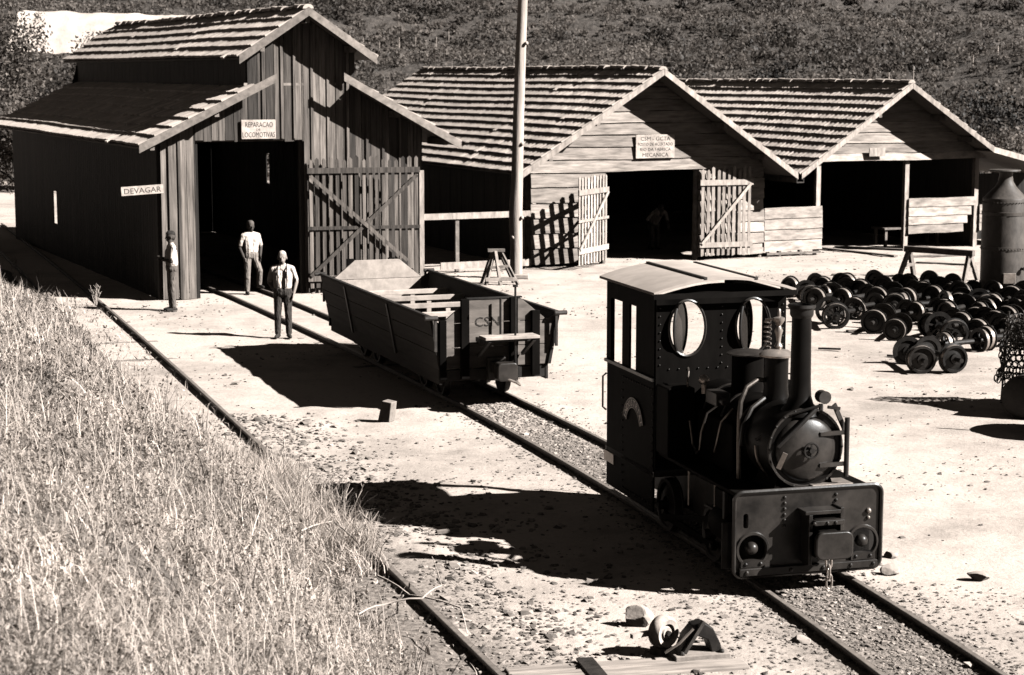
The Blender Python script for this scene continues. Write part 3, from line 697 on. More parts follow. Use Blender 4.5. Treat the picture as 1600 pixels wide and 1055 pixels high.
MB().box(-.75, .75, -.06, -.002, .225, .30).build('foot_strip', M['loco_plate'], bb, 0, bevel=.006)
for q in (-.68, -.2, .15, .45, .7): MB().sphere((q, -.062, .262), .022, 8, 5).build('bolt', M['loco_plate'], bb)
MB().sphere((.66, -.01, .80), .03, 8, 6).sphere((.66, -.01, .73), .02, 8, 6).build('bolt', M['steel'], bb)
# coupling gear
cp = MB().box(-.12, .28, -.20, -.002, .84, .88).box(-.04, .28, -.26, -.002, .74, .79).box(-.08, -.04, -.2, -.002, .33, .84).box(.26, .30, -.2, -.002, .45, .9).build('coupler_pocket', M['loco_plate'], LO, 0, bevel=.006)
for q in (-.05, .09, .18): MB().sphere((q, -.262, .765), .02, 8, 5).build('bolt', M['loco_plate'], cp)
MB().box(.0, .2, -.27, -.01, .40, .69).box(-.02, .22, -.2, -.01, .69, .80).build('drawhook_block', M['loco_matte'], LO, 0, bevel=.01)
MB().cyl((.1, -.05, .56), (.1, -.32, .56), .06, .05, 12).prism(rrect(-.08, .32, .42, .70, .08), XZ, -.32, -.385).build('buffer_head', M['loco_plate'], LO, 30, bevel=.012)
ch = [(.06, -.37, .40, 0), (.06, -.37, .30, 1), (.07, -.365, .20, 0)]
for x, y, z, k in ch:
    mb = MB(); pts = [(math.cos(t) * .03, math.sin(t) * .055 + (.02 if math.sin(t) > 0 else -.02)) for t in [2*math.pi*i/14 for i in range(15)]]
    mb.tube([(x + (a if not k else 0), y + (a if k else 0), z + b) for a, b in pts], .011, 6); mb.build('chain_link', M['steel'], LO)
MB().cyl((.06, -.37, .47), (.06, -.37, .42), .014, n=8).build('chain_bolt', M['steel'], LO)
# frames, footplate, wheels, cylinders
MB().box(-.36, -.31, .1, 4.05, .36, .78).box(.31, .36, .1, 4.05, .36, .78).box(-.31, .31, 1.0, 1.06, .4, .76).box(-.31, .31, 3.9, 3.96, .36, .78).build('frame', M['iron'], LO, 0)
MB().box(-.74, .74, .045, 2.36, 1.0, 1.04).build('footplate', M['loco_matte'], LO, 0, bevel=.008)
MB().box(-.78, .78, 2.36, 4.02, .74, .80).build('cab_floor', M['iron'], LO, 0)
for yy in (1.15, 2.55):
    MB().cyl((-.66, yy, RT + .3), (.66, yy, RT + .3), .05, n=10).build('axle', M['iron'], LO)
    for sx in (-1, 1):
        w = MB().lathe([(.1, -.07), (.1, .05), (.24, .03), (.255, .05), (.30, .05), (.302, -.03), (.325, -.035), (.325, -.05), (.25, -.05), (.24, -.02), (.09, -.03)], (sx * .51, yy, RT + .3), (sx, 0, 0), 28).build('wheel', M['iron'], LO)
        MB().cyl((sx * .56, yy - .13, RT + .2), (sx * .64, yy - .13, RT + .2), .03, n=10).build('crank_pin', M['iron'], w)
for sx in (-1, 1):
    MB().box(sx * .6 - .015, sx * .6 + .015, 1.0, 2.45, RT + .165, RT + .235).cyl((sx*.58, 1.02, RT+.2), (sx*.625, 1.02, RT+.2), .055, n=12).cyl((sx*.58, 2.42, RT+.2), (sx*.625, 2.42, RT+.2), .055, n=12).build('coupling_rod', M['loco_matte'], LO, 30)
    MB().lathe([(.05, 0), (.17, .0), (.19, .03), (.19, .5), (.17, .53), (.04, .53)], (sx * .6, .22, .62), (0, 1, 0), 20).build('cylinder', M['loco_matte'], LO)
    MB().box(sx*.6 - .12, sx*.6 + .12, .28, .72, .78, .98).build('valve_chest', M['loco_matte'], LO, 0, bevel=.01)
    MB().bar((sx * .66, .75, .62), (sx * .66, 2.42, RT + .2), .03, .06).build('connecting_rod', M['loco_matte'], LO, 0)
    MB().cyl((sx * .6, .7, .66), (sx * .6, 1.25, .66), .022, n=8).build('slide_bar', M['iron'], LO)
# boiler, smokebox
bz = 1.46
MB().lathe([(.36, 0), (.36, 1.75)], (0, .62, bz), (0, 1, 0), 36).build('boiler', M['loco_matte'], LO)
for yy in (.95, 1.45, 1.95): MB().lathe([(.366, 0), (.368, .004), (.368, .046), (.366, .05)], (0, yy, bz), (0, 1, 0), 36).build('boiler_band', M['loco_plate'], LO)
smk = MB().lathe([(.05, .02), (.40, .0), (.41, .02), (.41, .56), (.36, .57)], (0, .1, bz), (0, 1, 0), 40).build('smokebox', M['loco'], LO)
MB().torus((0, .1, bz), (0, 1, 0), .395, .018, 40, 6).build('smokebox_ring', M['loco_plate'], smk)
for i in range(20):
    a = 2 * math.pi * i / 20; MB().sphere((.398 * math.cos(a), .088, bz + .398 * math.sin(a)), .014, 6, 4).build('rivet', M['loco_plate'], smk)
dr = MB().lathe([(.001, -.085), (.1, -.078), (.2, -.058), (.29, -.025), (.325, .0), (.33, .025), (.3, .03)], (0, .08, bz - .01), (0, 1, 0), 40).build('smokebox_door', M['loco_plate'], LO, 60)
MB().torus((0, -.045, bz), (0, 1, 0), .075, .012, 20, 6).cyl((0, .03, bz), (0, -.07, bz), .028, n=10).bar((-.07, -.045, bz), (.07, -.045, bz), .012, .016).bar((0, -.045, bz - .07), (0, -.045, bz + .07), .012, .016).build('hand_wheel', M['iron'], dr)
for zz in (bz + .15, bz - .17): MB().bar((.12, .02, zz), (.40, .04, zz), .03, .04).build('hinge_strap', M['loco_plate'], dr, 0)
MB().cyl((.42, .03, bz - .3), (.42, .03, bz + .3), .026, n=10).build('hinge_post', M['iron'], dr)
MB().bar((-.26, .0, bz - .02), (-.32, .03, bz - .18), .02, .05).build('dog_clamp', M['steel'], dr, 0)
MB().prism([(-.33, 1.04), (.33, 1.04), (.26, 1.22), (-.26, 1.22)], XZ, .12, .6).build('saddle', M['loco_matte'], LO, 0)
MB().box(.05, .5, .02, .3, 1.045, 1.09).build('tool_tray', M['steel'], LO, 0, bevel=.006)
# chimney
MB().lathe([(.21, 1.78), (.19, 1.83), (.135, 1.89), (.112, 1.97), (.105, 2.1), (.098, 2.72), (.098, 2.78), (.112, 2.79), (.115, 2.80), (.115, 2.85), (.135, 2.865), (.135, 2.89), (.09, 2.895), (.085, 2.85)], (0, .25, 0), (0, 0, 1), 32).build('chimney', M['loco'], LO, 45)
MB().lathe([(.099, 2.76), (.116, 2.785), (.119, 2.80), (.119, 2.845), (.14, 2.865), (.137, 2.895)], (0, .25, 0), (0, 0, 1), 32, caps=False).build('chimney_cap', M['iron'], LO, 45)
# lamp
MB().sphere((.16, .1, 1.98), .065, 14, 10).cyl((.16, .12, 1.98), (.16, .0, 1.98), .058, .066, 14).cyl((.16, .1, 1.9), (.16, .1, 1.8), .025, n=8).build('lamp', M['rust'], LO)
MB().bar((.28, .05, 1.9), (.44, .1, 1.6), .02, .05).bar((.2, .02, 1.88), (.33, .02, 1.86), .03, .03).build('lamp_bracket', M['iron'], LO, 0)
# stay rods across the smokebox
MB().tube([(-.33, .03, 1.5), (-.1, -.0, 1.72), (.08, .04, 1.86)], .022, 8).build('stay_rod', M['iron'], LO)
MB().tube([(-.43, .35, 1.52), (-.2, .1, 1.80), (.12, .02, 1.90)], .016, 8).build('stay_rod', M['iron'], LO)
MB().torus((0, .36, bz), (0, 1, 0), .43, .012, 28, 6, R(0), R(180)).build('grab_rail', M['pipe'], LO)
# domes and safety valve
MB().lathe([(.17, 1.76), (.14, 1.84), (.125, 1.95), (.125, 2.24), (.13, 2.28)], (0, .85, 0), (0, 0, 1), 28).build('steam_dome', M['loco'], LO, 45)
sv = MB().lathe([(.13, 2.275), (.175, 2.285), (.18, 2.305), (.13, 2.345), (.06, 2.36)], (0, .85, 0), (0, 0, 1), 28).build('dome_cap', M['brass'], LO, 45)
mb = MB(); pts = []
for i in range(61):
    t = i / 60; a = t * 2 * math.pi * 6; pts.append((-.06 + .035 * math.cos(a), .95 + .035 * math.sin(a), 2.36 + .3 * t))
mb.tube(pts, .009, 6); mb.build('valve_spring', M['steel'], sv)
MB().lathe([(.03, 2.35), (.045, 2.39), (.022, 2.43), (.03, 2.5), (.045, 2.55), (.022, 2.6), (.05, 2.64), (.06, 2.66), (.06, 2.685), (.02, 2.70), (.018, 2.77), (.008, 2.78)], (.02, .85, 0), (0, 0, 1), 16).build('safety_valve', M['brass'], sv, 45)
MB().bar((-.1, .93, 2.66), (.08, .86, 2.67), .03, .02).build('valve_lever', M['steel'], sv, 0)
MB().lathe([(.2, 1.72), (.18, 1.8), (.17, 1.9), (.17, 2.2)], (0, 1.6, 0), (0, 0, 1), 28).build('sand_dome', M['loco_matte'], LO, 45)
MB().lathe([(.17, 2.195), (.225, 2.2), (.23, 2.215), (.18, 2.235), (.1, 2.25)], (0, 1.6, 0), (0, 0, 1), 28).build('dome_lid', M['loco_plate'], LO, 45)
# pipes
MB().tube([(-.05, .88, 2.02), (-.2, .86, 2.05), (-.34, .82, 1.98), (-.42, .78, 1.84), (-.44, .76, 1.7), (-.445, .75, 1.4), (-.445, .74, 1.03)], .026, 10).build('steam_pipe', M['pipe'], LO)
MB().tube([(-.15, .8, 1.86), (-.32, .72, 1.78), (-.43, .68, 1.6), (-.46, .66, 1.4)], .024, 8).build('exhaust_pipe', M['loco_plate'], LO)
MB().tube([(-.3, 1.45, 1.75), (-.5, 1.5, 1.6), (-.56, 1.5, 1.4), (-.56, 1.55, 1.2), (-.53, 1.7, 1.12), (-.52, 1.85, 1.2), (-.54, 1.9, 1.45)], .013, 8).build('feed_pipe', M['pipe'], LO)
MB().tube([(-.45, 2.2, 1.98), (-.5, 2.05, 1.96), (-.53, 2.0, 1.86), (-.52, 2.02, 1.7), (-.53, 2.05, 1.45)], .012, 8).build('feed_pipe', M['pipe'], LO)
MB().tube([(-.35, 1.15, 1.7), (-.46, 1.2, 1.55), (-.48, 1.25, 1.35), (-.47, 1.35, 1.2)], .013, 8).build('feed_pipe', M['pipe'], LO)
MB().box(-.52, -.36, 1.2, 1.5, 1.72, 1.86).cyl((-.46, 1.22, 1.78), (-.46, 1.1, 1.78), .04, n=10).build('pump_body', M['loco_plate'], LO, 30, bevel=.008)
MB().sphere((-.4, 1.85, 1.9), .06, 10, 8).cyl((-.4, 1.85, 1.9), (-.4, 1.85, 1.75), .03, n=8).build('oil_cup', M['steel'], LO)
for yy in (1.0, 1.75): MB().cyl((-.6, yy, 1.02), (-.6, yy, .55), .011, n=6).build('hanger_rod', M['pipe'], LO)
MB().box(-.76, -.5, .35, .40, .30, 1.0).build('step_plate', M['iron'], LO, 0)
for sx in (-1, 1): MB().box(*sorted((sx * .2, sx * .43)), .95, 1.96, 1.04, 1.56).build('tank_casing', M['loco_matte'], LO, 0, bevel=.02)
# side tanks beside the boiler
for sx in (-1, 1):
    x0, x1 = sorted((sx * .46, sx * .77)); MB().box(x0, x1, 1.95, 2.335, 1.04, 1.80).build('side_tank', M['loco_matte'], LO, 0, bevel=.015)
# cab
fw = MB(); outer = [(-.77, .82), (.77, .82), (.77, 2.76)] + [(.77 - 1.54 * i / 10, 2.76 + .13 * math.sin(math.pi * i / 10)) for i in range(1, 10)] + [(-.77, 2.76)]
fw.holed(outer, [oval(-.41, 2.40, .215, .31), oval(.37, 2.40, .205, .31)], XZ, 2.345, 2.375); fw.build('cab_front', M['loco_matte'], LO, 30)
for cxx, aa in ((-.41, .215), (.37, .205)):
    o = oval(cxx, 2.40, aa, .31, 32); mb = MB(); mb.tube([(a, 2.34, b) for a, b in o + o[:1]], .016, 6); mb.build('window_rim', M['loco_plate'], LO)
    wn_ = empty('window', (cxx - .05, 2.42, 2.40), R(48)); wn_.parent = LO
    o = oval(0, 0, .19, .29, 28); mb = MB(); mb.tube([(a, 0, b) for a, b in o + o[:1]], .018, 6); mb.build('frame', M['iron'], wn_)
    MB().prism(oval(0, 0, .185, .285, 24), XZ, -.003, .003).build('pane', M['glass'], wn_, 0)
for sx in (-1, 1):
    x0, x1 = sorted((sx * .755, sx * .78))
    MB().box(x0, x1, 2.38, 3.98, .34, 1.84).build('cab_side', M['loco_matte'], LO, 0, bevel=.006)
    MB().box(x0, x1, 2.38, 4.0, 2.58, 2.78).build('cab_fascia', M['loco_matte'], LO, 0)
    for y0, y1 in ((2.38, 2.98), (3.2, 3.448), (3.85, 4.0)) if sx < 0 else ((2.38, 2.98), (3.85, 4.0)): MB().box(x0, x1, y0, y1, 1.842, 2.58).build('cab_pillar', M['loco_matte'], LO, 0)
    MB().box(sx * .79 - .02, sx * .79 + .02, 2.36, 4.0, 1.815, 1.85).build('window_sill', M['loco_plate'], LO, 0)
    x = sx * .80; MB().tube([(x - sx * .03, 4.03, 1.22), (x, 4.07, 1.25), (x, 4.07, 1.62), (x - sx * .03, 4.03, 1.66)], .012, 6).build('handrail', M['pipe'], LO)
MB().box(-.75, .75, 3.965, 3.99, .74, 1.6).build('cab_back', M['loco_matte'], LO, 0)
for x in (-.73, .73): MB().box(x - .03, x + .03, 3.94, 3.99, 1.602, 2.78).build('cab_pillar', M['loco_matte'], LO, 0)
MB().box(-.79, -.7, 3.7, 4.04, .62, .74).build('step_plate', M['steel'], LO, 0)
mb = MB(); n = 14; vs = []
for y in (2.24, 4.1):
    for i in range(n + 1):
        x = -.84 + 1.68 * i / n; z = 2.785 + .15 * math.sin(math.pi * i / n) ** .9; vs += [(x, y, z + .03), (x, y, z)]
fs = []
for i in range(n):
    a, b, c, d = 2*i, 2*i+2, 2*(n+1)+2*i, 2*(n+1)+2*i+2; fs += [(a, b, d, c), (a+1, c+1, d+1, b+1), (a, a+1, b+1, b), (c, d, d+1, c+1)]
fs += [(0, 2*(n+1), 2*(n+1)+1, 1), (2*n, 2*n+1, 4*n+3, 4*n+2)]; mb.add(vs, fs)
rf = mb.build('cab_roof', M['cabroof'], LO, 30)
for i in (5, 10):
    x = -.84 + 1.68 * i / n; z = 2.785 + .15 * math.sin(math.pi * i / n) ** .9 + .031; MB().box(x - .018, x + .018, 2.235, 4.105, z - .01, z + .016).build('roof_seam', M['rust'], rf, 0)
MB().box(-.84, .84, 2.225, 2.237, 2.74, 2.80).build('roof_lip', M['loco'], rf, 0)
mb = MB()                              # rivet lines on the cab sheets
for z in (.42, 1.72):
    for i in range(12): mb.sphere((-.784, 2.44 + i * .087, z), .011, 6, 4)
for yy in (2.42, 3.41):
    for i in range(14): mb.sphere((-.784, yy, .5 + i * .088), .011, 6, 4)
for i in range(12): mb.sphere((-.62 + i * .115, 2.34, 1.95), .011, 6, 4)
for x in (-.73, -.0, .73):
    for i in range(8): mb.sphere((x, 2.34, 2.0 + i * .09), .011, 6, 4)
mb.build('rivets', M['loco_plate'], LO, 60)['kind'] = 'stuff'
# arched name plate on the cab side
pl = MB(); R0, R1 = .235, .345; cyy, czz = 3.02, 1.18; nn = 20
arc = [(R0 * math.cos(R(15 + 150 * i / nn)), R0 * math.sin(R(15 + 150 * i / nn))) for i in range(nn + 1)]; arc2 = [(R1 * math.cos(R(15 + 150 * i / nn)), R1 * math.sin(R(15 + 150 * i / nn))) for i in range(nn + 1)]
FN = lambda a, b, w: (w, cyy - a, czz + b * 1.0)
pl.prism(arc + arc2[::-1], FN, -.781, -.792); plate = pl.build('name_plate', M['iron'], LO, 0)
for RR in (R0, R1): MB().tube([FN(RR * math.cos(R(15 + 150 * i / nn)), RR * math.sin(R(15 + 150 * i / nn)), -.792) for i in range(nn + 1)], .006, 6).build('plate_border', M['pipe'], plate)
mb = MB(); word = 'INDUSTRIAL'
for i, chx in enumerate(word):
    v, f = text_mesh(chx, .1); a = R(160 - 140 * i / (len(word) - 1)); rr = R0 + .02
    mb.add([FN(math.cos(a) * (rr + p[1]) + math.sin(a) * p[0], math.sin(a) * (rr + p[1]) - math.cos(a) * p[0], -.7955) for p in v], f)
mb.build('lettering', M['steel'], plate, 0, fix=False)

# ================================================================== open wagon
WG = empty('goods_wagon', (float(main_x(29.5)), 29.5, 0), R(19.8))
tag(WG, 'open wooden wagon with flared sides and lettered end standing on the track', 'wagon')
WLn = 6.7
def endboards(y, m, name):
    half = lambda z: .86 if z <= 1.36 else .86 - (z - 1.36) * (.86 - .43) / .36
    zs = [.66, .98, 1.36, 1.72]
    for z0, z1 in zip(zs, zs[1:]):
        MB().prism([(-half(z0), z0 + .005), (half(z0), z0 + .005), (half(z1), z1 - .005), (-half(z1), z1 - .005)], XZ, y, y + .05).build(name, M[m], WG, 0, bevel=.004)
endboards(0, 'wagon', 'end_board'); endboards(WLn - .05, 'wagon_in', 'end_board')
for y, sg in ((0, -1), (WLn, 1)):
    for q, w in ((-.86, .11), (-.5, .13), (.30, .12), (.66, .13)):
        zt = 1.74 if abs(q) < .55 else 1.42 + (.1 if abs(q) < .7 else 0)
        y0, y1 = sorted((y + sg * .002, y + sg * .075)); MB().box(q - w/2, q + w/2, y0, y1, .5, zt).build('end_stake', M['loco_matte'], WG, 0, bevel=.006)
for y in (0, WLn - .05):
    for sx in (-1, 1): MB().prism([(sx*.865, .66), (sx*.89, .66), (sx*1.025, 1.44), (sx*.865, 1.36)], XZ, y + .004, y + .046).build('end_wing', M['wagon'], WG, 0)
MB().box(-.45, .45, -.012, .07, 1.722, 1.745).build('end_cap', M['wagon_shaded'], WG, 0)
lettering(WG, [('CSN', .21, -.12, 1.30, .40)], lambda x, y: (x, -.006, y), 'stencil')
for sx in (-1, 1):
    for k in range(3):
        t0, t1 = k / 3, (k + 1) / 3; xa, xb = .87 + .15 * t0, .87 + .15 * t1; za, zb = .66 + .79 * t0, .66 + .79 * t1
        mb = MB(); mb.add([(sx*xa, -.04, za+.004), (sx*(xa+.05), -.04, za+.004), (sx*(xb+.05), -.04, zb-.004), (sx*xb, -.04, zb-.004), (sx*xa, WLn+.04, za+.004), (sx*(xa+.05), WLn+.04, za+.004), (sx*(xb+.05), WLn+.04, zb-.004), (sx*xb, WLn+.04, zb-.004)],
              [(0,1,2,3),(7,6,5,4),(0,4,5,1),(1,5,6,2),(2,6,7,3),(3,7,4,0)]); mb.build('side_board', M['wagon_shaded'], WG, 0, bevel=.004)
    MB().box(sx*1.045 - .035, sx*1.045 + .035, -.06, WLn + .06, 1.452, 1.49).build('side_cap', M['wagon_shaded'], WG, 0, bevel=.006)
    for yy in (2.3, 5.0): MB().bar((sx*.925, yy, .6), (sx*1.075, yy, 1.43), .07, .03, up=(sx, 0, 0)).build('side_stake', M['iron'], WG, 0)
    for yy in (-.1, WLn + .1):
        MB().cyl((sx*.96, yy, 1.47), (sx*1.16, yy, 1.47), .036, n=10).build('hinge_roller', M['rust'], WG)
        MB().box(sx*.99 - .02, sx*.99 + .02, min(yy, yy+.03)-.01, max(yy, yy+.03), .95, 1.45).build('latch_bar', M['rust'], WG, 0)
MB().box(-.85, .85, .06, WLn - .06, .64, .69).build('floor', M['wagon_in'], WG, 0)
# cross bars and centre posts inside
for i, yy in enumerate((.9, 2.1, 3.3, 4.4, 5.4)):
    MB().box(-.95, .95, yy - .05, yy + .05, 1.20, 1.28).build('cross_bar', M['wagon_in'], WG, 0, bevel=.006)
    for q in (-.35, .3): MB().box(q - .04, q + .04, yy - .035, yy + .035, .69, 1.2).build('bar_post', M['wagon_in'], WG, 0)
    MB().box(-.8, .8, yy + .2, yy + .45, .692, .74).build('floor_cleat', M['wagon_in'], WG, 0)
for sx in (-1, 1): MB().box(sx*.875 - .02, sx*.875 + .02, .02, WLn - .02, .42, .655).build('shade_skirt', M['wagon_shaded'], WG, 0)  # near-black skirt added to hide the wheels, standing in for shade below
# underframe, wheels, coupling
MB().box(-.42, -.32, .0, WLn, .48, .64).box(.32, .42, .0, WLn, .48, .64).box(-.86, .86, .03, .14, .46, .63).box(-.86, .86, WLn - .14, WLn - .03, .46, .63).build('underframe', M['wagon_shaded'], WG, 0)  # underframe takes the near-black colour that stands in for shade
for yy in (1.05, 1.95, WLn - 1.95, WLn - 1.05):
    MB().cyl((-.62, yy, RT + .25), (.62, yy, RT + .25), .045, n=10).build('axle', M['iron'], WG)
    for sx in (-1, 1): MB().lathe([(.06, -.06), (.08, .05), (.2, .02), (.21, .05), (.25, .05), (.252, -.03), (.275, -.035), (.275, -.05), (.2, -.05), (.07, -.06)], (sx*.51, yy, RT + .25), (sx, 0, 0), 22).build('wheel', M['iron'], WG)
for yy in (1.5, WLn - 1.5):
    for sx in (-1, 1): MB().box(sx*.62 - .04, sx*.62 + .04, yy - .75, yy + .75, RT + .2, RT + .34).build('bogie_frame', M['wagon_shaded'], WG, 0)
MB().box(-.14, .14, -.12, .0, .46, .82).box(-.09, .09, -.42, -.1, .58, .76).build('draw_gear', M['iron'], WG, 0, bevel=.01)
MB().prism(rrect(-.16, .16, .52, .80, .06), XZ, -.42, -.62).build('coupler_head', M['loco_plate'], WG, 30, bevel=.015)
MB().tube([(.0, -.6, .55), (.12, -.66, .5), (.2, -.6, .45), (.18, -.5, .5)], .02, 8).build('coupler_link', M['steel'], WG)
pf = MB().box(-.36, .52, -.62, -.3, 1.16, 1.205).build('brake_platform', M['wagon_in'], WG, 0, bevel=.006)
for x in (-.28, .44): MB().bar((x, -.58, 1.15), (x, -.05, .85), .05, .05).build('bracket', M['iron'], pf, 0)
MB().box(-.34, .5, -.3, -.08, 1.08, 1.15).build('platform_beam', M['iron'], pf, 0)
MB().cyl((.16, -.5, .6), (.16, -.5, 1.95), .018, n=8).cyl((.16, -.5, 1.95), (.16, -.5, 1.98), .04, n=10).build('brake_rod', M['iron'], WG)
MB().cyl((.06, -.1, 1.1), (.06, -.1, 1.74), .018, n=6).build('hand_rod', M['iron'], WG)

# ================================================================== log pole, trestles, boiler
lp = empty('log_pole', (.1, 48.5, 0)); tag(lp, 'tall bare log pole standing between the two workshops', 'pole')
pts = [(0, 0, -.3), (.01, 0, .8), (-.01, 0, 1.6), (.03, 0, 2.6), (.06, 0, 4), (.11, 0, 5.5), (.17, 0, 7), (.24, 0, 9)]
MB().tube(pts, [.165, .155, .17, .148, .14, .135, .12, .105], 16).build('trunk', M['pole'], lp, 60)
for z, a in ((1.55, 40), (1.05, 200), (3.4, 300), (5.9, 20)):
    MB().sphere((.02 + .02 * z + .13 * math.cos(R(a)), -.12, z), .05, 8, 6).build('knot', M['pole'], lp, 60)
MB().box(-.12, .32, -.25, .2, 0, .12).build('foot_stone', M['stone'], lp, 0, bevel=.02)
def trestle(name, label, loc, rz, L, H, spread, m, beam=(.12, .14), legw=.09):
    t = empty(name, loc, rz); tag(t, label, 'trestle')
    MB().box(-L/2, L/2, -beam[0]/2, beam[0]/2, H - beam[1], H).build('beam', M[m], t, 0, bevel=.01)
    for x in (-L/2 + .12, L/2 - .12):
        for s in (-1, 1): MB().bar((x, s * .03, H - beam[1] + .02), (x + (.06 if x > 0 else -.06), s * spread, 0), legw, legw * .7, up=(1, 0, 0)).build('leg', M[m], t, 0)
        MB().bar((x, -spread * .6, H * .38), (x, spread * .6, H * .38), .05, .08).build('brace', M[m], t, 0)
    return t
trestle('timber_trestle', 'heavy timber sawhorse standing behind the pile of wheelsets', (10.8, 48.4, 0), R(-42), 1.95, .78, .36, 'wood_any', (.14, .15), .12)
ts = empty('frame_trestle', (-.38, 47.2, 0), R(8)); tag(ts, 'small A frame trestle with crossed legs at the foot of the log pole', 'trestle')
for p, q in (((-.3, -.25, 0), (-.06, 0, .82)), ((-.34, .25, 0), (-.1, .02, .82)), ((.5, -.25, 0), (.1, 0, .82)), ((.46, .25, 0), (.06, .02, .82)), ((.06, -.28, 0), (-.04, -.05, .82))):
    MB().bar(p, q, .075, .06).build('leg', M['wood_any'], ts, 0)
MB().box(-.22, .2, -.06, .07, .8, .87).build('beam', M['wood_any'], ts, 0); MB().bar((-.3, -.27, .14), (.46, -.27, .14), .05, .09).build('brace', M['wood_pale_any'], ts, 0)
MB().bar((-.18, -.16, .42), (.28, -.16, .46), .04, .06).build('brace', M['wood_any'], ts, 0)
vb = empty('vertical_boiler', (11.28, 43.94, 0)); tag(vb, 'tall upright riveted iron boiler with conical top, at right edge', 'boiler')
MB().lathe([(.505, 0), (.505, 2.30), (.49, 2.34)], (0, 0, 0), (0, 0, 1), 40).build('shell', M['boiler'], vb, 40)
for z in (.35, 1.15, 1.95): MB().lathe([(.506, z), (.516, z + .005), (.516, z + .08), (.506, z + .085)], (0, 0, 0), (0, 0, 1), 40, caps=False).build('seam_band', M['boiler'], vb, 40)
mb = MB()
for z in (1.19, 2.25):
    for i in range(44): a = 2*math.pi*i/44; mb.sphere((.516*math.cos(a), .516*math.sin(a), z), .016, 5, 3)
mb.build('rivets', M['boiler'], vb)['kind'] = 'stuff'
MB().lathe([(.49, 2.335), (.43, 2.40), (.24, 2.60), (.17, 2.72), (.15, 2.86), (.16, 2.95)], (0, 0, 0), (0, 0, 1), 32).build('cone_top', M['boiler'], vb, 40)
MB().lathe([(.34, 2.952), (.36, 2.96), (.35, 2.985), (.05, 2.99)], (-.03, 0, 0), (0, 0, 1), 28).build('flue_cap', M['boiler'], vb, 40)
for z, a in ((1.95, -25), (1.5, -15), (1.1, -20), (.75, -50)):
    c, s_ = math.cos(R(a)), math.sin(R(a)); MB().cyl((.48*c, .48*s_, z), (.6*c, .6*s_, z), .035, n=8).cyl((.6*c, .6*s_, z), (.62*c, .62*s_, z), .06, n=10).build('pipe_stub', M['boiler'], vb)
MB().box(-.12, .16, -.56, -.49, .42, .66).build('fire_door', M['steel'], vb, 0, bevel=.01)
MB().lathe([(.56, 0.0), (.56, .06), (.52, .07)], (0, 0, 0), (0, 0, 1), 32).build('base_ring', M['rust'], vb, 40)

# ================================================================== wheelsets laid out in rows
def make_wheelset(spoked):
    e = empty('wheelset')
    MB().cyl((-.78, 0, .245), (.78, 0, .245), .042, n=10).cyl((-.4, 0, .245), (.4, 0, .245), .055, n=10).build('axle', M['wheel'], e)
    for sx in (-1, 1):
        prof = [(.05, -.065), (.085, -.06), (.085, .06), (.07, .07)] ; 
        w = MB().lathe([(.05, -.075), (.09, -.07), (.1, -.03), (.185, -.02), (.2, -.05), (.272, -.052), (.274, -.035), (.246, -.026), (.24, .06), (.2, .06), (.188, .015), (.1, .03), (.09, .075), (.05, .08)] if not spoked else
                      [(.195, -.05), (.272, -.052), (.274, -.035), (.246, -.026), (.24, .06), (.2, .06), (.195, -.05)], (sx * .5, 0, .245), (sx, 0, 0), 26, caps=not spoked).build('wheel', M['wheel'], e, 40)
        MB().lathe([(.2465, -.02), (.2415, .055)], (sx * .5, 0, .245), (sx, 0, 0), 26, caps=False).build('tread', M['steel'], w, 40, fix=False)
        if spoked:
            MB().cyl((sx*.44, 0, .245), (sx*.58, 0, .245), .08, n=14).build('hub', M['wheel'], w)
            for k in range(6):
                a = 2*math.pi*k/6 + .2; MB().bar((sx*.5, .06*math.cos(a), .245 + .06*math.sin(a)), (sx*.5, .2*math.cos(a), .245 + .2*math.sin(a)), .035, .03, up=(1, 0, 0)).build('spoke', M['wheel'], w, 0)
    return e
def px_ground(x, y, z=0.0):            # plan helper: where a sight line of the survey photo meets the yard
    th = R(7.885); a = (x - 800) / 3000; b = (527.5 - y) / 3000; c, s = math.cos(th), math.sin(th)
    d = Vector((a, c + b * s, -s + b * c)); t = (z - 5.2) / d.z; return Vector((0, 0, 5.2)) + d * t
proto = {False: None, True: None}
ORD = ['first', 'second', 'third', 'fourth', 'fifth', 'sixth', 'seventh', 'eighth', 'ninth', 'tenth', 'eleventh', 'twelfth']
rowsW = [('back row', [(1255, 462, 50), (1300, 461, 52), (1345, 460, 47), (1392, 459, 52), (1436, 459, 49), (1478, 459, 54)]),
         ('second row', [(1288, 480, 48), (1336, 481, 50), (1382, 481, 52), (1430, 481, 46), (1478, 480, 52), (1528, 474, 30)]),
         ('third row', [(1352, 492, 50), (1400, 503, 47), (1448, 500, 50), (1492, 499, 52), (1540, 500, 48), (1586, 497, 52)]),
         ('row behind the third', [(1310, 470, 55), (1362, 470, 47), (1410, 470, 52), (1457, 470, 50), (1503, 469, 48), (1560, 484, 55), (1590, 478, 50)]),
         ('fourth row', [(1300, 509, 96), (1322, 503, 60), (1372, 517, 62), (1402, 528, 75), (1470, 523, 55), (1520, 522, 46), (1568, 518, 50), (1545, 534, 52), (1592, 530, 47)]),
         ('fifth row', [(1478, 535, 100), (1503, 552, 28), (1566, 545, 40)]),
         ('row along the right edge', [(1530, 512, 70), (1558, 505, 20), (1588, 512, 60), (1535, 490, 80), (1575, 492, 35), (1510, 507, 25)]),
         ('gaps', [(1262, 473, 80), (1318, 474, 20), (1398, 490, 75), (1444, 492, 15), (1500, 486, 70)]),
         ('front pair', [(1428, 576, 100), (1468, 576, 104)])]
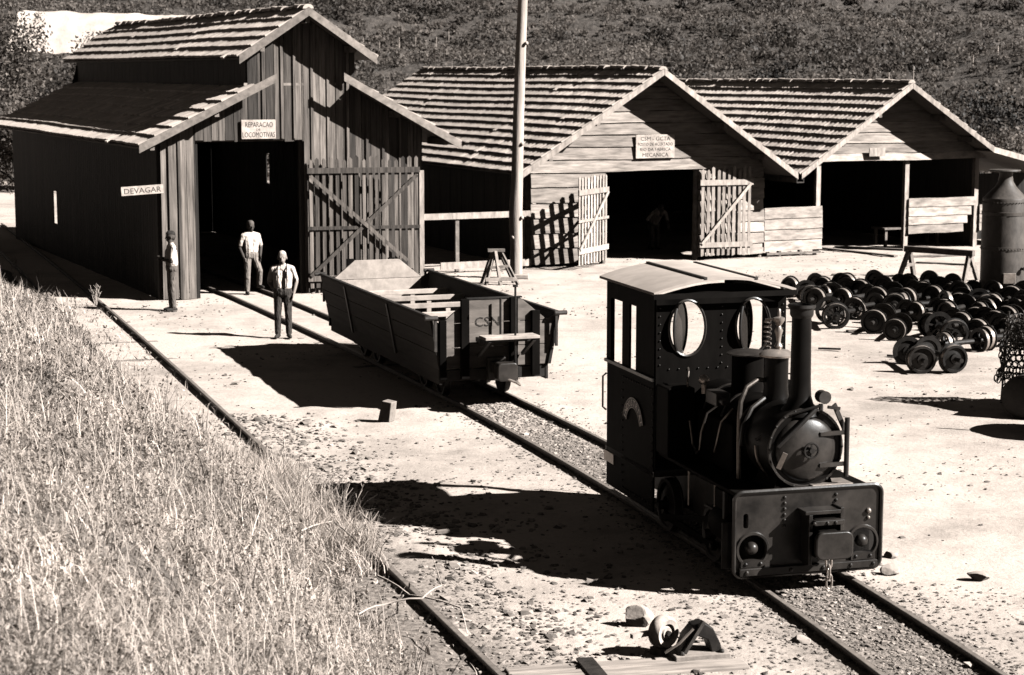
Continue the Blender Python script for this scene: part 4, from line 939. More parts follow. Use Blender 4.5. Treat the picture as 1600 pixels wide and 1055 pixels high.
for rn, items in rowsW:
    for i, (x, y, yaw) in enumerate(items):
        sp = rn in ('fourth row', 'fifth row') and i in (0, 1)
        if proto[sp] is None: w = proto[sp] = make_wheelset(sp)
        else: w = copy_tree(proto[sp])
        p = px_ground(x, y); w.location = (p.x, p.y, random.uniform(-.02, .01)); w.rotation_euler = (0, 0, R(yaw + random.uniform(-9, 9))); k_ = random.choice((.88, .94, 1, 1, 1.06)); w.scale = (k_, k_, k_)
        n = len(items)
        lb = ('left hand' if i == 0 else 'right hand') + ' iron wheelset of the pair lying nearest the locomotive' if rn == 'front pair' else '%s iron wheelset from the left in the %s of the pile' % (ORD[i], rn)
        tag(w, lb, 'wheelset', 'iron wheelsets laid out in the yard')
# ================================================================== scrap at the right edge
nr = empty('wire_net_roll', (8.05, 29.7, 0), 0); tag(nr, 'upright roll of iron ring netting on a dark drum at the right edge', 'netting')
mb = MB(); nrow = 11
for k in range(nrow):
    z = .42 + k * .095
    for i in range(26):
        a = 2*math.pi*(i + .5 * (k % 2)) / 26; rr = .42 + .05 * math.sin(3 * a + k) - .012 * k; c = (rr*math.cos(a), rr*math.sin(a), z + random.uniform(-.012, .012))
        mb.torus(c, (math.cos(a + random.uniform(-.5, .5)), math.sin(a + random.uniform(-.5, .5)), random.uniform(-.4, .4)), .058, .011, 8, 4)
mb.build('ring_mesh', M['rust'], nr, 60)['kind'] = 'stuff'
for a in (60, 180, 300): MB().cyl((.38*math.cos(R(a)), .38*math.sin(R(a)), .05), (.30*math.cos(R(a)), .30*math.sin(R(a)), 1.5), .016, n=6).build('stake', M['rust'], nr)
dm = empty('iron_drum', (7.95, 28.95, 0), R(60)); tag(dm, 'dark iron drum lying on its side below the netting at the right edge', 'drum')
MB().lathe([(.02, -.5), (.3, -.5), (.33, -.48), (.33, .48), (.3, .5), (.02, .5)], (0, 0, .33), (1, 0, 0), 28).build('shell', M['rust'], dm, 40)
for x in (-.47, 0, .47): MB().torus((x, 0, .33), (1, 0, 0), .332, .014, 28, 6).build('hoop', M['rust'], dm)
pt = empty('boiler_plate', (8.75, 29.15, 0), R(75)); tag(pt, 'curved iron plate leaning by the drum, casting the pointed shadow at right', 'plate')
MB().prism([(-.9, 0), (.9, 0), (.75, .7), (.2, 1.35), (-.5, 1.0)], lambda a, b, w: (a, w + b * .35 + .1 * math.cos(a * 1.5), b), 0, .02).build('sheet', M['rust'], pt, 0)
MB().bar((0, .55, 0), (.1, .42, 1.0), .05, .05).build('prop', M['rust'], pt, 0)
hp = empty('scrap_heap', (8.4, 27.25, 0)); tag(hp, 'heap of boiler scrap beyond the right edge whose shadow reaches in', 'scrap')
MB().lathe([(.02, 0), (.75, 0), (.78, .3), (.65, .75), (.3, 1.0), (.02, 1.05)], (0, 0, 0), (0, 0, 1), 24).build('dished_end', M['rust'], hp, 40)
MB().cyl((-.3, 0, .9), (-.55, .1, 1.15), .02, n=6).build('rod', M['rust'], hp)

# ================================================================== switch stand and small yard things
sw = empty('switch_stand', (1.62, 16.6, 0), R(14)); tag(sw, 'ground switch stand with dark bracket and bare lever at the bottom', 'switch')
MB().box(-.22, .3, -.16, .16, .0, .085).build('base_plate', M['wood_any'], sw, 0, bevel=.01)
mb = MB(); nn = 10
mb.prism([(-.17, .08), (-.1, .25), (-.03, .33), (.06, .36), (.15, .3), (.22, .16), (.24, .08), (.14, .08), (.1, .2), (.0, .24), (-.06, .18), (-.09, .08)], XZ, -.1, .06); mb.build('bracket', M['iron'], sw, 0, bevel=.01)
MB().bar((-.13, -.12, .1), (.05, -.12, .38), .05, .03).build('lever', M['rust'], sw, 0); MB().cyl((.02, -.14, .3), (.02, .1, .3), .03, n=8).build('pivot', M['iron'], sw)
for x in (-.15, .22): MB().sphere((x, -.13, .095), .025, 8, 5).build('bolt', M['rust'], sw)
MB().tube([(-.3, -.1, .11), (-.18, -.14, .2), (-.05, -.13, .32)], .012, 6).build('rod', M['steel'], sw)
wt = empty('switch_weight', (1.36, 16.72, 0), R(40)); tag(wt, 'round pale counterweight wheel beside the switch stand', 'weight')
MB().lathe([(.02, -.05), (.05, -.055), (.06, -.035), (.075, -.03), (.085, -.06), (.125, -.07), (.145, -.04), (.15, .0), (.145, .05), (.12, .07), (.02, .07)], (0, 0, .215), (0, 1, 0), 28).build('disc', M['wood_pale_any'], wt, 50)
MB().cyl((0, -.04, .215), (0, -.08, .215), .025, n=10).build('pin', M['iron'], wt); MB().bar((-.02, .06, .21), (-.28, .12, .2), .05, .04).build('lever', M['wood_pale_any'], wt, 0)
MB().box(-.08, .08, -.05, .09, -.02, .075).build('foot', M['wood_any'], wt, 0)
def rock_mesh(seed, sc):
    rg = np.random.default_rng(seed); bm = bmesh.new(); bmesh.ops.create_icosphere(bm, subdivisions=4, radius=1)
    dirs = rg.normal(size=(11, 3)); dirs /= np.linalg.norm(dirs, axis=1)[:, None]
    for v in bm.verts:
        p = np.array(v.co)
        for d in dirs:
            k = p @ d
            if k > .62: p = p - d * (k - .62)
        q = 1 + .10 * float(fbm(np.array(p[0] * 3 + seed), np.array(p[1] * 3 + p[2] * 2.3), 4)); v.co = Vector(p * np.array(sc) * 1.3 * q)
    me = bpy.data.meshes.new('rock'); bm.to_mesh(me); bm.free(); me.materials.append(M['stone']); return me
def rock(label, px, sc, seed, rz=0, z=0.0, grp=None):
    p = px_ground(*px); o = bpy.data.objects.new('rock', rock_mesh(seed, sc)); col.objects.link(o); o.location = (p.x, p.y, sc[2] * .55 + z); o.rotation_euler = (0, 0, R(rz)); tag(o, label, 'rock', grp); return o
rock('large pale angular rock above the switch weight', (995, 978), (.13, .1, .11), 5)
rock('flat pale stone on the ground right of the buffer beam', (1390, 870), (.07, .06, .04), 6)
rock('pale stone lying left of the front rail near the bottom', (1250, 1005), (.08, .06, .05), 8)
rock('small dark stone alone on bare ground at lower right', (1390, 897), (.08, .07, .06), 9)
rock('pale stone far right below the wheelsets on open ground', (1530, 905), (.11, .08, .05), 12)
bk = empty('timber_block', (-1.89, 28.4, 0), R(-25)); tag(bk, 'short squared timber block standing tilted in front of the wagon', 'block')
o = MB().prism([(-.1, 0), (.1, 0), (.14, .3), (-.02, .32)], XZ, -.09, .09).build('wood_piece', M['wood_any'], bk, 0, bevel=.01)
for i, (x0, y0, x1, y1, lb) in enumerate(((1283, 389, 1400, 402, 'long thin plank lying nearest in front of the open shed doorway'), (1305, 387, 1412, 392, 'plank lying just outside the open shed doorway'), (1420, 402, 1520, 400, 'plank on the ground behind the sawhorse'), (1432, 412, 1515, 416, 'plank on the ground under the sawhorse'))):
    p, q = px_ground(x0, y0), px_ground(x1, y1); c = (p + q) / 2; e = empty('loose_plank', c); tag(e, lb, 'plank', 'planks lying before the open shed')
    MB().bar(p - c + V(0, 0, .03), q - c + V(0, 0, .035), .16, .05).build('board', M['wood_any'], e, 0, bevel=.006)
for i, (x, y, L, a, lb) in enumerate(((1297, 548, .45, -30, 'splinter of wood on bare ground left of the wheelsets'), (1418, 562, .9, -50, 'broken dark board beside the nearest wheelsets'), (1345, 519, .6, 5, 'thin lath beside the spoked wheels'), (700, 835, .25, 10, 'chip of wood in the locomotive shadow edge'))):
    p = px_ground(x, y); e = empty('wood_scrap', p, R(a)); tag(e, lb, 'scrap wood', 'scraps of wood on the yard'); MB().bar((-L/2, 0, .03), (L/2, 0, .05), .07, .035).build('piece', M['wood_any'], e, 0)

# ================================================================== people
def person(label, loc, rz, caps, mats):
    """caps: (p, q, r0, r1, material index); one continuous voxel-skinned body"""
    mb = MB()
    for p, q, r0, r1, mi in caps:
        p, q = Vector(p), Vector(q)
        mb.sphere(p, r0, 12, 8); mb.sphere(q, r1, 12, 8)
        if (q - p).length > 1e-4: mb.cyl(p, q, r0, r1, 12)
    me = bpy.data.meshes.new('body'); me.from_pydata(mb.v, [], mb.f); o = bpy.data.objects.new('tmp', me); col.objects.link(o)
    md = o.modifiers.new('r', 'REMESH'); md.mode = 'VOXEL'; md.voxel_size = .0095
    sm = o.modifiers.new('s', 'SMOOTH'); sm.iterations = 2; sm.factor = .5
    dg = bpy.context.evaluated_depsgraph_get(); nm = bpy.data.meshes.new_from_object(o.evaluated_get(dg))
    bpy.data.objects.remove(o); bpy.data.meshes.remove(me)
    nm.materials.clear()
    for k in mats: nm.materials.append(M[k])
    n = len(nm.polygons); c = np.empty(n * 3, np.float32); nm.polygons.foreach_get('center', c); c = c.reshape(-1, 3)
    best = np.full(n, 9.); idx = np.zeros(n, np.int32)
    for p, q, r0, r1, mi in caps:
        p, q = np.array(p, float), np.array(q, float); d = q - p; L2 = max(d @ d, 1e-9)
        t = np.clip(((c - p) @ d) / L2, 0, 1); dist = np.linalg.norm(c - p - t[:, None] * d, axis=1) - (r0 + (r1 - r0) * t)
        k = dist < best; best[k] = dist[k]; idx[k] = mi
    nm.polygons.foreach_set('material_index', idx); nm.polygons.foreach_set('use_smooth', np.ones(n, bool)); nm.update(); nm.name = 'person'
    e = empty('person', loc, rz); tag(e, label, 'person')
    b = bpy.data.objects.new('body', nm); col.objects.link(b); b.parent = e; return e
def hand(c, fw, side, mi=2, curl=.5):
    """palm and five fingers; fw = direction the hand points, side = direction of the thumb"""
    c, fw, side = Vector(c), Vector(fw).normalized(), Vector(side).normalized(); up = fw.cross(side); out = []
    a, b = c, c + fw * .075
    for k in (-.026, -.009, .009, .026): out.append((tuple(a + side * k), tuple(b + side * k), .013, .013, mi))
    for k, L in ((-.031, .052), (-.0105, .068), (.0105, .072), (.031, .064)):
        p = b + side * k; q = p + fw * L * .55; r = q + (fw * (1 - curl) - up * curl).normalized() * L * .5
        out += [(tuple(p), tuple(q), .0085, .008, mi), (tuple(q), tuple(r), .008, .007, mi)]
    p = c + side * .03 + fw * .015; q = p + (side * .8 + fw * .8).normalized() * .04; r = q + (fw + side * .1).normalized() * .032
    out += [(tuple(p), tuple(q), .011, .0095, mi), (tuple(q), tuple(r), .0095, .008, mi)]
    return out
def head(c, f, hair, mi=2, hi=3):
    """f = facing direction in plan"""
    c, f = Vector(c), Vector(f).normalized(); s = Vector((-f.y, f.x, 0)); z = Vector((0, 0, 1)); o = []
    o += [(c + z*.035, c + z*.035 - f*.02, .088, .09, mi), (c - z*.03 + f*.022, c - z*.065 + f*.03, .066, .05, mi)]
    o += [(c + f*.09 + z*.01, c + f*.112 - z*.02, .012, .015, mi), (c + f*.085 - z*.055 - s*.016, c + f*.085 - z*.055 + s*.016, .011, .011, mi)]      # nose, mouth
    for k in (-1, 1):
        o += [(c + s*k*.088 + z*.005, c + s*k*.09 - z*.025, .014, .011, mi), (c + f*.083 + s*k*.032 + z*.018, c + f*.084 + s*k*.034 + z*.018, .011, .011, hi)]
        o += [(c + f*.084 + s*k*.018 + z*.036, c + f*.08 + s*k*.045 + z*.036, .009, .007, mi)]
    o += [(c - z*.07, c - z*.16 - f*.015, .052, .058, mi)]
    if hair == 'short': o += [(c + z*.065 - f*.03, c + z*.075 + f*.02, .085, .078, hi), (c + z*.02 - f*.055, c - z*.03 - f*.05, .062, .05, hi)]
    if hair == 'thin': o += [(c + z*.062 - f*.04, c + z*.07 - f*.01, .079, .08, hi), (c + z*.01 - f*.06, c - z*.03 - f*.05, .055, .045, hi)]
    if hair == 'hat': o += [(c + z*.10 - f*.01, c + z*.135, .085, .075, hi)] + [(c + z*.085, c + z*.082 + (f*math.cos(a) + s*math.sin(a))*.135, .03, .008, hi) for a in [i*math.pi/8 for i in range(16)]]
    return [(tuple(a), tuple(b), r, q, m_) for a, b, r, q, m_ in o]
def shoe(p, f, mi=4):
    p, f = Vector(p), Vector(f).normalized()
    return [(tuple(p + Vector((0, 0, .045)) - f*.05), tuple(p + Vector((0, 0, .04)) + f*.09), .043, .04, mi), (tuple(p + Vector((0, 0, .035)) + f*.09), tuple(p + Vector((0, 0, .032)) + f*.15), .042, .032, mi)]
# 0 shirt, 1 trousers, 2 skin, 3 hair, 4 shoe
def standing(lean=(0, 0), face=(0, -1, 0), hair='short', h=1.72, armL=None, armR=None, hipw=.085, legL=None, legR=None):
    k = h / 1.72; f = Vector(face).normalized(); s = Vector((-f.y, f.x, 0)); z = Vector((0, 0, 1)); o = []
    P = lambda a, b, c: tuple((f * a + s * b + z * c) * k)
    lx = lambda zz: lean[0] * (zz - .9)
    o += [(P(.0, -.05, .96), P(.0, .05, .96), .13, .13, 1), (P(0, -.065, .93), P(0, .065, .93), .125, .125, 1)]
    o += [(P(.0, -.055, 1.05), P(.01 + lx(1.25), -.075, 1.27), .128, .12, 0), (P(.0, .055, 1.05), P(.01 + lx(1.25), .075, 1.27), .128, .12, 0), (P(lx(1.38), -.1, 1.38), P(lx(1.38), .1, 1.38), .085, .085, 0), (P(lx(1.4), -.15, 1.40), P(lx(1.43), 0, 1.44), .06, .065, 0), (P(lx(1.4), .15, 1.40), P(lx(1.43), 0, 1.44), .06, .065, 0)]
    for sg, leg in ((-1, legL), (1, legR)):
        hip = (0, sg * hipw, .9); kn, an = leg if leg else ((.02, sg * (hipw + .015), .49), (0, sg * (hipw + .02), .09))
        o += [(P(*hip), P(*kn), .098, .072, 1), (P(*kn), P(an[0], an[1], an[2] + .02), .072, .062, 1)] + shoe(P(an[0], an[1], an[2] - .09), f + s * sg * .25)
    for sg, arm in ((-1, armL), (1, armR)):
        sh = (lx(1.4), sg * .185, 1.385); el, wr = arm if arm else ((-.03, sg * .25, 1.10), (.04, sg * .24, .86))
        mid = tuple((sh[i] + el[i]) / 2 for i in range(3)); mid = tuple(el[i] * .8 + sh[i] * .2 for i in range(3))
        o += [(P(*sh), P(*mid), .064, .058, 0), (P(*mid), P(*el), .042, .04, 2), (P(*el), P(*wr), .042, .029, 2)]
        d = Vector(P(*wr)) - Vector(P(*el)); o += hand(Vector(P(*wr)) + d.normalized() * .01, d, f if sg < 0 else f, curl=.4)
    return o + head(Vector(P(lx(1.6) + .015, 0, 1.60)), f, hair)
# man with braces, facing the camera
pm = person('man in white shirt and braces facing the camera before the wagon', tuple(px_ground(443, 528)), R(4),
       standing(h=1.70, hair='thin', armL=((-.06, -.27, 1.12), (-.12, -.17, .93)), armR=((-.05, .27, 1.12), (.03, .22, .90)), hipw=.09), ['shirt', 'trouser', 'skin', 'hair_white', 'shoe'])
for x in (-.085, .085):
    MB().tube([(x, -.142, 1.02), (x*1.05, -.15, 1.2), (x*1.05, -.118, 1.36), (x*.95, -.02, 1.465), (x*.7, .1, 1.38), (x*.3, .128, 1.15)], .011, 6).build('brace_strap', M['trouser'], pm)
# man in profile at the corner of the shed
person('man in white shirt and dark hair standing sideways at the shed corner', tuple(px_ground(270, 486)), R(8),
       standing(h=1.74, face=(-1, -.25, 0), hair='short', armL=((.06, -.22, 1.1), (.2, -.06, 1.16)), armR=((.05, .22, 1.1), (.2, .04, 1.12)), hipw=.075), ['shirt', 'trouser_mid', 'skin_dark', 'hair', 'shoe'])
# man with a hat in the doorway, one foot on the rail
person('man in hat and khaki trousers resting a foot on the rail in the shed doorway', tuple(px_ground(393, 460)), R(12),
       standing(h=1.72, face=(.35, -1, 0), hair='short', armL=((-.04, -.26, 1.12), (.03, -.2, .9)), armR=((-.0, .26, 1.12), (.1, .2, .92)), legR=((.16, .15, .56), (.08, .17, .24))), ['shirt', 'trouser_pale', 'skin_dark', 'felt', 'shoe'])
# stooping figure inside the workshop
person('dim figure in pale shirt stooping inside the workshop doorway', tuple(Bw(3.3, 3.0, 0)), PHI,
       [((-.07, .25, .78), (.07, .25, .78), .13, .13, 1), ((0, .22, .85), (-.02, -.08, 1.12), .14, .15, 0), ((-.15, -.06, 1.13), (.13, -.06, 1.13), .07, .07, 0), ((-.2, -.08, 1.12), (-.34, .02, .92), .06, .05, 0), ((-.34, .02, .92), (-.16, .16, .86), .04, .03, 2),
        ((.18, -.08, 1.12), (.2, -.22, .88), .06, .05, 0), ((.2, -.22, .88), (.12, -.4, .74), .04, .03, 2), ((-.09, .25, .72), (-.1, .2, .42), .09, .07, 1), ((-.1, .2, .42), (-.1, .26, .08), .07, .06, 1), ((.09, .25, .72), (.1, .2, .42), .09, .07, 1), ((.1, .2, .42), (.1, .26, .08), .07, .06, 1)]
       + hand((.11, -.42, .72), (-.2, -.8, -.6), (-1, 0, 0)) + hand((-.15, .17, .85), (.8, .5, -.3), (0, 0, 1)) + shoe((-.1, .24, 0), (0, -1, 0)) + shoe((.1, .24, 0), (0, -1, 0)) + head((-.01, -.2, 1.22), (0, -1, -.2), 'short'), ['shirt', 'trouser', 'skin_dark', 'hair', 'shoe'])

# ================================================================== loose stones and gravel
def stones(name, x, y, z, size, m, label, cat):
    base = np.array([(1,.2,0),(.1,1,.1),(-1,0,-.1),(0,-1,.1),(.55,.5,.62),(-.6,.45,.7),(-.5,-.6,.6),(.6,-.5,.75)], float)
    bf = np.array([(0,1,4),(1,5,4),(1,2,5),(2,6,5),(2,3,6),(3,7,6),(3,0,7),(0,4,7),(4,5,6),(4,6,7)])
    n = len(x); V0 = base[None] * (1 + rng.uniform(-.3, .3, (n, 8, 1))) * size[:, None, None] * np.stack([np.ones(n), rng.uniform(.6, 1, n), rng.uniform(.45, .9, n)], -1)[:, None]
    a = rng.uniform(0, 6.3, n); c, s = np.cos(a)[:, None], np.sin(a)[:, None]; X = V0[..., 0] * c - V0[..., 1] * s; Y = V0[..., 0] * s + V0[..., 1] * c
    VV = np.stack([X + x[:, None], Y + y[:, None], V0[..., 2] + z[:, None] - size[:, None] * .05], -1)
    o = rawmesh(name, VV.reshape(-1, 3), (bf[None] + (np.arange(n) * 8)[:, None, None]).reshape(-1, 3), m, 'stuff'); tag(o, label, cat)
def sample(n, y0, y1, fx, sd, off=0):
    y = y0 + (y1 - y0) * rng.random(n) ** 1.0; return fx(y) + off + rng.normal(0, sd, n), y
# ballast between and beside the rails of the main track
x1, y1 = sample(16000, 8, 22, main_x, .42); x2, y2 = sample(6000, 22, 30, main_x, .4); x3, y3 = sample(6000, 9, 19, main_x, 1.2, .1)
x = np.concatenate([x1, x2, x3]); y = np.concatenate([y1, y2, y3]); sz = np.exp(rng.normal(-4.05, .38, len(x)))
stones('ballast', x, y, ground_z(x, y), sz, M['gravel'], 'fine ballast between and beside the rails ahead of the locomotive', 'ballast')
# broken stone along the curved rail and across the foreground
x1, y1 = sample(5200, 13, 29, curve_x, .5, .5); x2, y2 = sample(1500, 14, 25, curve_x, .9, 1.2)
k = x1 > curve_x(y1) - .3; x1, y1 = x1[k], y1[k]; x = np.concatenate([x1, x2]); y = np.concatenate([y1, y2])
k = (fbm(x * 1.1, y * 1.1, 3) > -.06) | (rng.random(len(x)) < .2); x, y = x[k], y[k]
stones('broken_stone', x, y, ground_z(x, y), np.exp(rng.normal(-3.72, .45, len(x))), M['gravel'], 'broken stones strewn beside the curved rail', 'stones')
# pebbles over the whole yard
x = rng.uniform(-9, 13, 26000); y = 11 + 45 * rng.random(26000) ** 1.5; k = (curve_s(x, y) < .2) & (fbm(x * .6, y * .6, 4) + .22 * rng.random(len(x)) ** 3 > .13); x, y = x[k], y[k]
stones('pebbles', x, y, ground_z(x, y), np.exp(rng.normal(-4.3, .5, len(x))) * (1 + .015 * (y - 12)), M['gravel'], 'pebbles and grit scattered over the dusty yard', 'pebbles')

def leaf_cloud(c, nl, rad, size, seed=None):
    """leaf quads filling blobs; c (n,3) centres, rad (n,3)"""
    n = len(c); u = rng.normal(size=(n, nl, 3)); u /= np.linalg.norm(u, axis=-1, keepdims=True); r = rng.random((n, nl, 1)) ** .45
    p = c[:, None] + u * r * rad[:, None]; a = rng.normal(size=(n, nl, 3)); a /= np.linalg.norm(a, axis=-1, keepdims=True); b = np.cross(a, rng.normal(size=(n, nl, 3))); b /= np.linalg.norm(b, axis=-1, keepdims=True)
    s = (size if np.isscalar(size) else size[:, None, None]) * rng.uniform(.5, 1.2, (n, nl, 1))
    q = np.stack([p - a*s, p + b*s*.6, p + a*s, p - b*s*.6], 2); N = n * nl
    return q.reshape(-1, 3), np.arange(N * 4).reshape(N, 4)
# ================================================================== grass on the embankment
def blades(n, pos, length, width, m, name, label, seg=3, bend=(.3, 1.1), lean=.35):
    x, y, z = pos; a = rng.uniform(0, 2*np.pi, n); L = length; W = width
    bd = rng.uniform(bend[0], bend[1], n); l0 = np.abs(rng.normal(0, lean, n))
    side = a + np.pi/2 + rng.normal(0, .6, n); rows = []
    px_, py_, pz_ = x.copy(), y.copy(), z.copy(); t = l0.copy()
    for i in range(seg + 1):
        w = W * (1 - (i / seg) ** 1.5 * .92) * .5
        rows += [np.stack([px_ - np.cos(side)*w, py_ - np.sin(side)*w, pz_], -1), np.stack([px_ + np.cos(side)*w, py_ + np.sin(side)*w, pz_], -1)]
        st = L / seg; px_ = px_ + np.cos(a)*np.sin(t)*st; py_ = py_ + np.sin(a)*np.sin(t)*st; pz_ = pz_ + np.cos(t)*st; t = t + bd / seg * 1.6; a = a + rng.normal(0, .25, n)
    VV = np.stack(rows, 1); f = np.array([(2*i, 2*i+1, 2*i+3, 2*i+2) for i in range(seg)])
    o = rawmesh(name, VV.reshape(-1, 3), (f[None] + (np.arange(n) * (2*seg+2))[:, None, None]).reshape(-1, 4), m, 'stuff'); tag(o, label, 'grass'); return o
def bank_pts(n, smin=.3, smax=9.5, near=5.5):
    y = near + (44 - near) * rng.random(n * 6) ** 1.7; s = smin + (smax - smin) * rng.random(n * 6) ** 1.15; x = curve_x(y) - s / .94
    view = (np.abs(x / np.maximum(y, 1)) < .31) & (y > near)
    dens = np.clip(.35 + fbm(x * .9 + 40, y * .9, 3) * 2.2 + .55, .12, 1) * np.where(s < .42 + .3 * np.clip((19.8 - y) / 1.4, 0, 1) + .42 * np.clip((y - 23.5) / 3, 0, 1) + .3 * np.clip((y - 27) / 6, 0, 1) - .25 * rng.random(len(s)), .05, 1)
    k = view & (rng.random(len(x)) < dens); x, y = x[k][:n], y[k][:n]; return x, y, np.maximum(bank_z(x, y), ground_z(x, y)) - .01
P = bank_pts(112000, .05); d = np.hypot(P[0], P[1]); n = len(d)
blades(n, P, rng.uniform(.1, .36, n) * (.75 + 1.5 * np.clip(fbm(P[0] * .8 + 11, P[1] * .8, 3) + .12, 0, .6)) * np.where(curve_s(P[0], P[1]) < .8, .7, 1), rng.uniform(.004, .010, n) * (.6 + d / 20), M['straw'], 'dry_grass', 'matted pale dry grass covering the embankment in the left foreground', bend=(.4, 2.2), lean=.85)
P = bank_pts(16000); d = np.hypot(P[0], P[1]); n = len(d)
v, f = leaf_cloud(np.stack([P[0], P[1], P[2] + .1], -1), 5, np.stack([np.full(n, .12), np.full(n, .12), np.full(n, .1)], -1), .009 + .0007 * d)
o = rawmesh('herb_leaves', v, f, M['weed'], 'stuff'); tag(o, 'small leaves of herbs tangled through the embankment grass', 'herbs')
P = bank_pts(20000); d = np.hypot(P[0], P[1]); n = len(d)
blades(n, P, rng.uniform(.08, .22, n), rng.uniform(.012, .03, n) * (.8 + d / 40), M['weed'], 'weeds', 'low broad leaved weeds growing through the embankment grass', seg=2, bend=(.5, 1.6), lean=.8)
P = bank_pts(2600, .35, 7); d = np.hypot(P[0], P[1]); n = len(d)
blades(n, P, rng.uniform(.25, .7, n), rng.uniform(.004, .009, n) * (.8 + d / 26), M['stem'], 'tall_grass_stems', 'tall thin seeding grass stems standing above the embankment grass', seg=4, bend=(.05, .7), lean=.2)
yy = rng.uniform(19.6, 24.4, 3600); yy = yy + .25 * np.sin(yy * 7); ss = rng.uniform(.0, .75, len(yy)); xx = curve_x(yy) - ss / .94
blades(len(xx), (xx, yy, np.maximum(bank_z(xx, yy), 0)), rng.uniform(.25, .68, len(xx)), rng.uniform(.006, .014, len(xx)), M['straw'], 'overhanging_grass', 'long grass tufts leaning over the curved rail beside the locomotive shadow', seg=4, bend=(.3, 1.5), lean=.4)
for i, (px, py, hh, lb) in enumerate(((505, 812, .55, 'forked pale weed at the left end of the locomotive shadow'), (540, 830, .62, 'tall branching dry weed against the locomotive shadow'), (478, 790, .45, 'short twiggy weed at the top of the locomotive shadow'), (575, 868, .5, 'branching weed beside the curved rail below the locomotive shadow'),
        (20, 428, .5, 'tall grass tuft on the embankment crest at the left edge'), (150, 478, .45, 'lone feathery weed at the end of the embankment near the shed'), (60, 445, .4, 'upright weed on the embankment crest beside the shed wall'), (440, 900, .5, 'pale twiggy weed on the embankment above the bottom edge'), (250, 700, .45, 'dry forked weed in the middle of the embankment'))):
    g0 = px_ground(px, py, .4)
    for _ in range(12):
        zt = float(max(bank_z(np.array(g0.x), np.array(g0.y)), 0)); g0 = px_ground(px, py, zt)
    e = empty('dry_weed', g0); tag(e, lb, 'weed'); mb = MB(); rg = random.Random(i + 3)
    for k in range(6):
        a = rg.uniform(0, 6.28); L = hh * rg.uniform(.6, 1.1); t = rg.uniform(.05, .5); top = V(math.cos(a) * L * t, math.sin(a) * L * t, L); m1 = top * .5 + V(rg.uniform(-.03, .03), rg.uniform(-.03, .03), 0)
        mb.tube([(0, 0, -.05), m1, top], [.007, .0055, .003], 5)
        for j in range(4):
            p = m1.lerp(top, rg.uniform(0, .9)); b2 = rg.uniform(0, 6.28); l2 = L * rg.uniform(.15, .35); mb.tube([p, p + V(math.cos(b2) * l2 * .6, math.sin(b2) * l2 * .6, l2 * .7)], [.0045, .0025], 5)
    mb.build('stem', M['stem'], e, 60)
# arching dry stalks in front of the rail
for i, (pts, lb) in enumerate((([(560, 960), (600, 945), (660, 935), (690, 915), (675, 870)], 'long bent dry stalk reaching over the curved rail'), ([(470, 830), (520, 815), (560, 850), (575, 800)], 'forked dry stalk at the edge of the locomotive shadow'), ([(390, 760), (405, 800), (390, 850), (350, 900)], 'curved pale stalk hanging down the embankment'), ([(590, 900), (640, 930), (720, 950), (730, 990)], 'thin dry stalk lying across the rail at the bottom'))):
    e = empty('dry_stalk'); tag(e, lb, 'stalk'); q = []
    for j, (a, b) in enumerate(pts):
        g0 = px_ground(a, b, .35); zz = float(max(bank_z(np.array(g0.x), np.array(g0.y)), 0)) + .12 + .22 * math.sin(math.pi * (j + .3) / len(pts)); q.append(px_ground(a, b, zz))
    e.location = q[0]; sm = []
    for j in range(len(q) - 1):
        for t in (0, .33, .66): sm.append(q[j].lerp(q[j+1], t) - q[0] + Vector((0, 0, .02 * math.sin(t * 3))))
    sm.append(q[-1] - q[0]); MB().tube(sm, [.011 - .007 * j / len(sm) for j in range(len(sm))], 6).build('stem', M['stem'], e, 60)

# ================================================================== hillside scrub, shrubs, fence
def hill_pts(n, y0, y1, pw):
    y = y0 + (y1 - y0) * rng.random(n * 2) ** pw; x = (rng.random(n * 2) - .5) * .66 * y
    k = fbm(x * .05 + 3, y * .09, 3) + .1 * rng.normal(size=len(x)) > -.3; return x[k][:n], y[k][:n]
x, y = hill_pts(9400, 84, 292, .8); r = rng.uniform(.5, 1.35, len(x)) * (.75 + .35 * (fbm(x*.03, y*.05+9, 2) > .0)) ; z = hill_z(x, y) + r * .4
Vh, Fh = leaf_cloud(np.stack([x, y, z], -1), 42, np.stack([r, r, r * .7], -1), .085 + .0006 * y)
o = rawmesh('hillside_scrub', Vh, Fh, M['leaf'], 'stuff'); tag(o, 'dense low scrub covering the hillside behind the sheds', 'scrub')
x, y = hill_pts(2600, 86, 280, .85); k = fbm(x * .04 + 8, y * .07 + 2, 3) > .07; x, y = x[k], y[k]; r = rng.uniform(.9, 2.3, len(x)); z = hill_z(x, y) + r * .45
v, f = leaf_cloud(np.stack([x, y, z], -1), 120, np.stack([r, r, r * .75], -1), .1 + .0007 * y)
o = rawmesh('hillside_thicket', v, f, M['leaf_dark'], 'stuff'); tag(o, 'dark thickets spread in patches over the hillside', 'thicket'); pass
x, y = hill_pts(30000, 82, 295, .9); n = len(x)
o = blades(n, (x, y, hill_z(x, y)), rng.uniform(.4, 1.1, n), rng.uniform(.04, .1, n) * (.5 + y / 250), M['leaf_mid'], 'hillside_grass', 'coarse grass between the shrubs on the hillside', seg=2, bend=(.2, 1.0), lean=.4)
